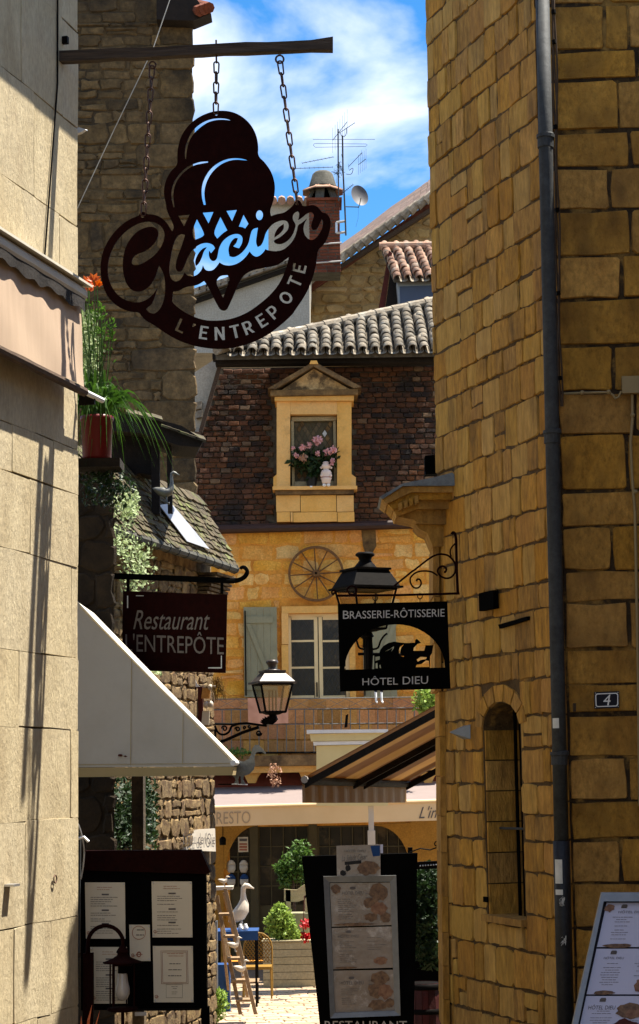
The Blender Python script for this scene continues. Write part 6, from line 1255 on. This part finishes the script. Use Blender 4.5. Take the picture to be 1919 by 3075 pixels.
MB().tube([V((at(885,2800,32.6).x, 32.6, 0)), at(884,2720,32.6), at(880,2640,32.6), at(890,2580,32.6)], [.03,.025,.018,.006], 7).build('trunk', M['timber'], yt)
for (a, b) in (((882,2680),(860,2630)), ((881,2660),(905,2600)), ((882,2640),(870,2600))): MB().tube([at(*a,32.6), at(*b,32.6)], [.012,.005], 5).build('limb', M['timber'], yt)
wc_ = thing('cream_chair', 'cream wooden chair with curved top rail behind the planter', 'chair', at(870, 2850, 32.0))
MB().plate([[(853,2670),(872,2672),(892,2672),(908,2660),(925,2650),(925,2690),(912,2702),(895,2708),(873,2708),(853,2705)]], fr(32.0), (0,.05,0)).build('top_rail', M['planter'], wc_)
MB().box(at(858,2700,32).x, at(873,2700,32).x, 32.0, 32.05, 0, at(865,2672,32).z).build('leg', M['planter'], wc_); MB().box(at(915,2700,32).x, at(928,2700,32).x, 32.0, 32.05, 0, at(865,2690,32).z).build('leg', M['planter'], wc_)
MB().box(at(874,2760,32).x, at(925,2760,32).x, 31.9, 32.3, at(880,2770,32).z-.14, at(880,2742,32).z).build('seat', M['sage'], wc_)
rfp = thing('red_flowers', 'hanging red flowers on a cord beside the menu stand', 'flowers', at(918, 2820, 30))
for (x, y) in ((916,2775),(918,2815)):
    fb = MB(); p = at(x, y, 30)
    for i in range(70): d = V((q.gauss(0,1), q.gauss(0,1), q.gauss(0,1))).normalized(); fb.leaf(p+d*.05, V((q.gauss(0,1), q.gauss(0,1), q.gauss(0,1))), d, .06, .04)
    fb.build('flower_cluster', M['red'], rfp)
pxtube(MB(), [(914,2690,30),(912,2760,30),(911,2826,30)], 1.4, 30).build('cord', M['rbrown'], rfp)
# ================================================================= HOUSES BEHIND
# rendered block and white side wall
rb_ = thing('rendered_house', 'grey rendered house side with tiled verge seen through the ice cream sign', 'house', at(760, 1000, 41))
MB().prism([at(540, 905, 41), at(720, 845, 41), at(870, 792, 41), at(930, 780, 41), at(930, 1060, 41), at(540, 1060, 41)], (0,3,0)).build('wall', M['render'], rb_)
q = random.Random(29)
for i in range(18):
    px = 545+i*21.5; py = 900-(px-545)*.345
    MB().prism([at(px-13, py+4, 40.7), at(px+13, py-5, 40.7), at(px+13, py-14, 40.7), at(px-13, py-4, 40.7)], (0,.5,.02)).build('verge_tile', M['ctile'], rb_)
    MB().prism([at(px-13, py-6, 41.3), at(px+13, py-15, 41.3), at(px+13, py-26, 41.3), at(px-13, py-16, 41.3)], (0,.5,.02)).build('verge_tile', M['ctile'], rb_) if i < 12 else None
MB().prism([at(540, 912, 40.85), at(880, 795, 40.85), at(880, 806, 40.85), at(540, 924, 40.85)], (0,.15,0)).build('verge_board', M['darktimber'], rb_)
rb2 = thing('rendered_block', 'plain grey rendered wall block left of the brick chimney', 'wall', at(860, 800, 46))
MB().prism([at(806, 606, 46), at(935, 602, 46), at(935, 900, 46), at(806, 900, 46)], (0,1.5,0)).build('wall', M['render'], rb2)
for i in range(5): MB().tube([at(820+i*26, 603, 45.8), at(820+i*26, 598, 46.6)], [.10,.09], 8).build('coping_tile', M['ctilep'], rb2)
# chimney
Ych = 45.0; kc = Ych/F
ch = thing('brick_chimney', 'red brick chimney stack with mossy conical cowl', 'chimney', at(975, 900, Ych))
x0, x1 = at(928,700,Ych).x, at(1022,700,Ych).x; zt3 = at(975,602,Ych).z; z0 = at(975,818,Ych).z
stk = MB().box(x0+.01, x1-.01, Ych+.01, Ych+.8, z0, zt3).build('stack', M['chimcap'], ch)
rects = courses(x0, x1, z0, zt3, (.075,.08), (.2,.26), q)
stones(stk, lambda u, v, w: V((u, Ych+.01-w, v)), rects, .012, M['chim'], q, 'brick', jit=.003, bev=.005, gap=.012, rc=.1)
rects = courses(Ych, Ych+.8, z0, zt3, (.15,.16), (.2,.4), q)
MB().box(x0-.05, x1+.05, Ych-.05, Ych+.85, zt3, zt3+.06).build('coping', M['chim'], ch)
cx3 = at(970, 590, Ych)+V((0,.4,0)); zc3 = zt3+.06
for i in range(6):
    a = i*math.pi/3+.3; p = V((cx3.x+math.cos(a)*.34, cx3.y+math.sin(a)*.34, zc3)); MB().obox(p+V((-math.cos(a)*.03,-math.sin(a)*.03,.14)), V((-math.sin(a)*.10, math.cos(a)*.10, 0)), V((math.cos(a)*.025, math.sin(a)*.025, 0)), V((-math.cos(a)*.06,-math.sin(a)*.06,.14))).build('cowl_leg', M['chimcap'], ch)
MB().lathe([(.22,0),(.2,.27)], V((cx3.x, cx3.y, zc3)), 10).build('flue', M['blackpaint'], ch)
for i in range(8):
    a = i*math.pi/4; d = V((math.cos(a), math.sin(a), 0)); t_ = V((-math.sin(a), math.cos(a), 0)); b = V((cx3.x, cx3.y, zc3+.30)); MB().prism([b+d*.28-t_*.16+V((0,0,.05)), b+d*.28+t_*.16+V((0,0,.05)), b+d*.47+t_*.2-V((0,0,.06)), b+d*.47-t_*.2-V((0,0,.06))], (0,0,.025)).build('cowl_tile', M['ctilep'], ch)
MB().lathe([(.36,.33),(.33,.38),(.24,.68),(.18,.74),(.16,.74)], V((cx3.x, cx3.y, zc3)), 16).build('cowl_cone', M['chimcap'], ch, True)
for y, w in ((735, .9), (790, .9)):
    MB().tube([at(940, y, Ych-.06), at(1026, y-6, Ych-.06)], .022, 6).build('strap', M['alum'], ch)
for a, b in (((1010,668),(1036,664)), ((1010,700),(1036,697)), ((1010,668),(1010,700))): MB().tube([at(*a, Ych-.1), at(*b, Ych-.1)], .03, 6).build('mast_bracket', M['alum'], ch)
# antenna mast
an = thing('antenna_mast', 'tall television antenna mast with yagi aerials beside the chimney', 'antenna', at(1036, 760, 44.8)); Yn = 44.8
a6 = lambda x, y: (880+x*.19841, 330+y*.19841)
for pts, r in (([a6(682,290), a6(684,900), a6(690,1380)], 2.2), ([a6(748,390), a6(756,900), a6(790,1600), a6(800,1900)], 2.6)): pxtube(MB(), pts, r, Yn).build('pole', M['pipe'], an)
def yagi(a, b, n, h, nm, lean=(0,1), r=.55):
    m = MB(); pxtube(m, [a6(*a), a6(*b)], 1.0, Yn, 5)
    for i in range(n):
        t = i/(n-1); x, y = a[0]+(b[0]-a[0])*t, a[1]+(b[1]-a[1])*t; pxtube(m, [a6(x-lean[0]*h, y-lean[1]*h), a6(x+lean[0]*h, y+lean[1]*h)], r, Yn, 4)
    m.build(nm, M['pipe'], an)
yagi((600,460), (820,180), 7, 190, 'yagi_aerial'); yagi((700,350), (935,195), 2, 10, 'boom'); yagi((990,830), (1105,740), 5, 150, 'yagi_aerial'); yagi((840,860), (1040,650), 2, 40, 'boom')
yagi((140,805), (610,712), 9, 16, 'small_yagi', (.6,.8)); yagi((40,886), (600,866), 9, 16, 'small_yagi', (.1,1)); yagi((740,1265), (910,1130), 8, 20, 'small_yagi', (.7,.7))
m = MB(); pxtube(m, [a6(300,446), a6(1240,446)], .7, Yn, 4); pxtube(m, [a6(*p) for p in ((340,508),(1100,515),(1125,530),(1100,552),(340,566),(310,540),(315,515))], .7, Yn, 4, True); m.build('dipole', M['pipe'], an)
m = MB()
for i in range(30): p = (q.gauss(700,45), q.gauss(900,60)); pxtube(m, [a6(*p), a6(p[0]+q.gauss(0,30), p[1]+q.gauss(0,35)), a6(p[0]+q.gauss(0,40), p[1]+q.gauss(20,45))], .7, Yn, 4)
pxtube(m, [a6(*p) for p in smooth_path([(800,970),(870,975),(900,940),(905,880),(850,915)], 4)], 1, Yn, 5); pxtube(m, [a6(*p) for p in smooth_path([(720,350),(740,400),(790,390),(810,330),(805,270)], 4)], 1, Yn, 5)
pxtube(m, [a6(990,1490), a6(985,1640), a6(950,1770)], .4, Yn, 4); m.build('cables', M['pipe'], an)
ds = thing('satellite_dish', 'grey satellite dish on the antenna mast', 'satellite dish', at(1075, 625, 44.6)); dcn = at(*a6(995,1315), 44.6); kd = 44.6/F; vs = []; dirn = V((.35,-.85,.3)).normalized(); ux = dirn.cross(V((0,0,1))).normalized(); uy = ux.cross(dirn)
for i in range(5):
    for k in range(24): rr2 = i/4; a = 2*math.pi*k/24; vs.append(dcn + ux*math.cos(a)*rr2*26.5*kd*1.06 + uy*math.sin(a)*rr2*37*kd*1.0 + dirn*(rr2*rr2*.06))
MB().add(vs, [(i*24+k, i*24+(k+1) % 24, (i+1)*24+(k+1) % 24, (i+1)*24+k) for i in range(4) for k in range(24)]).build('reflector', M['dishm'], ds, True)
pxtube(MB(), [(*a6(990,1480), 44.6), (*a6(1010,1420), 44.2), (*a6(1028,1330), 44.0)], 1.3, 44.2).build('feed_arm', M['pipe'], ds); pxtube(MB(), [(*a6(800,1465),44.8),(*a6(990,1470),44.65)], 1.6, 44.7).build('mount_arm', M['pipe'], ds)
# gable house with plain tiles
Yg = 47.0
gh = thing('gable_house', 'high rubble gable house with brown plain tile roof behind the courtyard house', 'house', at(1150, 1000, Yg))
gpoly = [(830,920),(945,842),(1060,770),(1175,690),(1345,565),(1345,1040),(700,1080),(760,970)]
gw = MB().prism([at(a, b, Yg) for a, b in gpoly], (0,4,0)).build('wall', M['gablem'], gh)
q = random.Random(37); za, zb3 = at(1000,1060,Yg).z, at(1000,560,Yg).z; xa3, xb3 = at(720,900,Yg).x, at(1330,900,Yg).x; kg = Yg/F
def under(u, v):
    px = 959.5 + u/kg; ymin = 930-(px-815)*.70 if px < 1345 else 560; return True
rects = []
for r in courses(xa3, xb3, za, zb3, (.15,.3), (.22,.6), q, .2):
    a, b, c, d = r; pxm = 959.5+a/kg; ytop = 930-(pxm-818)*.688; 
    if d < at(pxm, ytop+16, Yg).z: rects.append(r)
stones(gw, lambda u, v, w: V((u, Yg-w, v)), rects, .03, M['gable'], q, jit=.03, bev=.03, gap=.03, rc=.35, wj=.8)
rp0 = [(835,905),(945,833),(1060,760),(1175,680),(1345,555)]; rp1 = [(880,850),(1000,750),(1085,690),(1175,620),(1345,505)]
grf = MB(); n = len(rp0); vs = [at(a, b, Yg-.3) for a, b in rp0] + [at(a, b, Yg+7) for a, b in rp1]
grf.add(vs, [(i, i+1, n+i+1, n+i) for i in range(n-1)]); grf = grf.build('tile_roof', M['ptile'], gh)
for i in range(13):
    for j in range(24):
        t = (j+.5)/24; s0, s1 = i/13, (i+1)/13
        A0 = V(at(835+510*t, 905-350*t, Yg-.3)); A1 = V(at(880+465*t, 850-345*t, Yg+7)); P_ = A0.lerp(A1, s0); Q_ = A0.lerp(A1, s1)
        dx_ = (at(835+510*(t+.5/24), 905-350*(t+.5/24), Yg-.3)-A0)*.96; up_ = V((-.45,-.1,.9))*.035
        MB().add([P_-dx_+up_*.4, P_+dx_+up_*.4, Q_+dx_+up_*1.4, Q_-dx_+up_*1.4], [(0,1,2,3)]).prism([P_-dx_+up_*.4, P_+dx_+up_*.4, P_+dx_+up_*1.2, P_-dx_+up_*1.2], (0,.3,.0)).build('plain_tile', M['ptile'], grf)
s = 0
for i in range(22):
    t = i/22; a = at(835+510*t, 906-350*t, Yg-.45); b = at(835+510*(t+.052), 906-350*(t+.052), Yg-.45); MB().tube([a, b+V((0,0,.05))], [.12,.10], 8).build('verge_tile', M['ctile'], gh)
MB().prism([at(845,915,Yg-.2), at(1345,572,Yg-.2), at(1345,588,Yg-.2), at(845,935,Yg-.2)], (0,.2,0)).build('verge_band', M['chim'], gh)
MB().prism([at(1010,800,Yg-.25), at(1345,590,Yg-.25), at(1345,602,Yg-.25), at(1010,815,Yg-.25)], (0,.2,0)).build('verge_rafter', M['timber'], gh)
# small dormer with pink canal tiles
Yd = 42.5
sdm = thing('roof_dormer', 'small roof dormer with pink canal tiles and blue blind', 'dormer', at(1250, 920, Yd))
MB().prism([at(1192,842,Yd), at(1345,838,Yd), at(1345,940,Yd), at(1200,940,Yd)], (0,1.5,0)).build('front', M['greymetal'], sdm)
MB().prism([at(1200,860,Yd-.03), at(1345,855,Yd-.03), at(1345,940,Yd-.03), at(1203,940,Yd-.03)], (0,.03,0)).build('blind', M['bluewin'], sdm)
MB().prism([at(1168,752,Yd+.6), at(1178,760,Yd+.6), at(1155,935,Yd+.6), at(1135,935,Yd+.6)], (0,.2,0)).build('red_edge_board', M['rbrown'], sdm); MB().prism([at(1178,770,Yd+.5), at(1195,842,Yd+.5), at(1195,940,Yd+.5), at(1155,940,Yd+.5)], (0,.2,0)).build('cheek', M['darktimber'], sdm)
D0 = at(1190, 834, Yd-.2); DA = rad(36)
def Dm(u, s, w=0.0): return V((D0.x+u+.13*s*-.9, D0.y+s*math.cos(DA)-w*math.sin(DA), D0.z+s*math.sin(DA)+w*math.cos(DA)))
ddr = MB().prism([Dm(-.05,0,-.05), Dm(1.4,0,-.05), Dm(1.4,1.75,-.05), Dm(-.05,1.75,-.05)], (0,0,-.06)).build('canal_roof', M['cpan'], sdm)
lay_tiles(ddr, Dm, .02, 1.35, lambda u: 1.75, 0, .24, DA, random.Random(41), tile_pk, .235)
MB().tube([Dm(-.1,1.78,.05), Dm(1.4,1.78,.05)], .09, 10).build('ridge_tile', M['ctilep'], sdm)
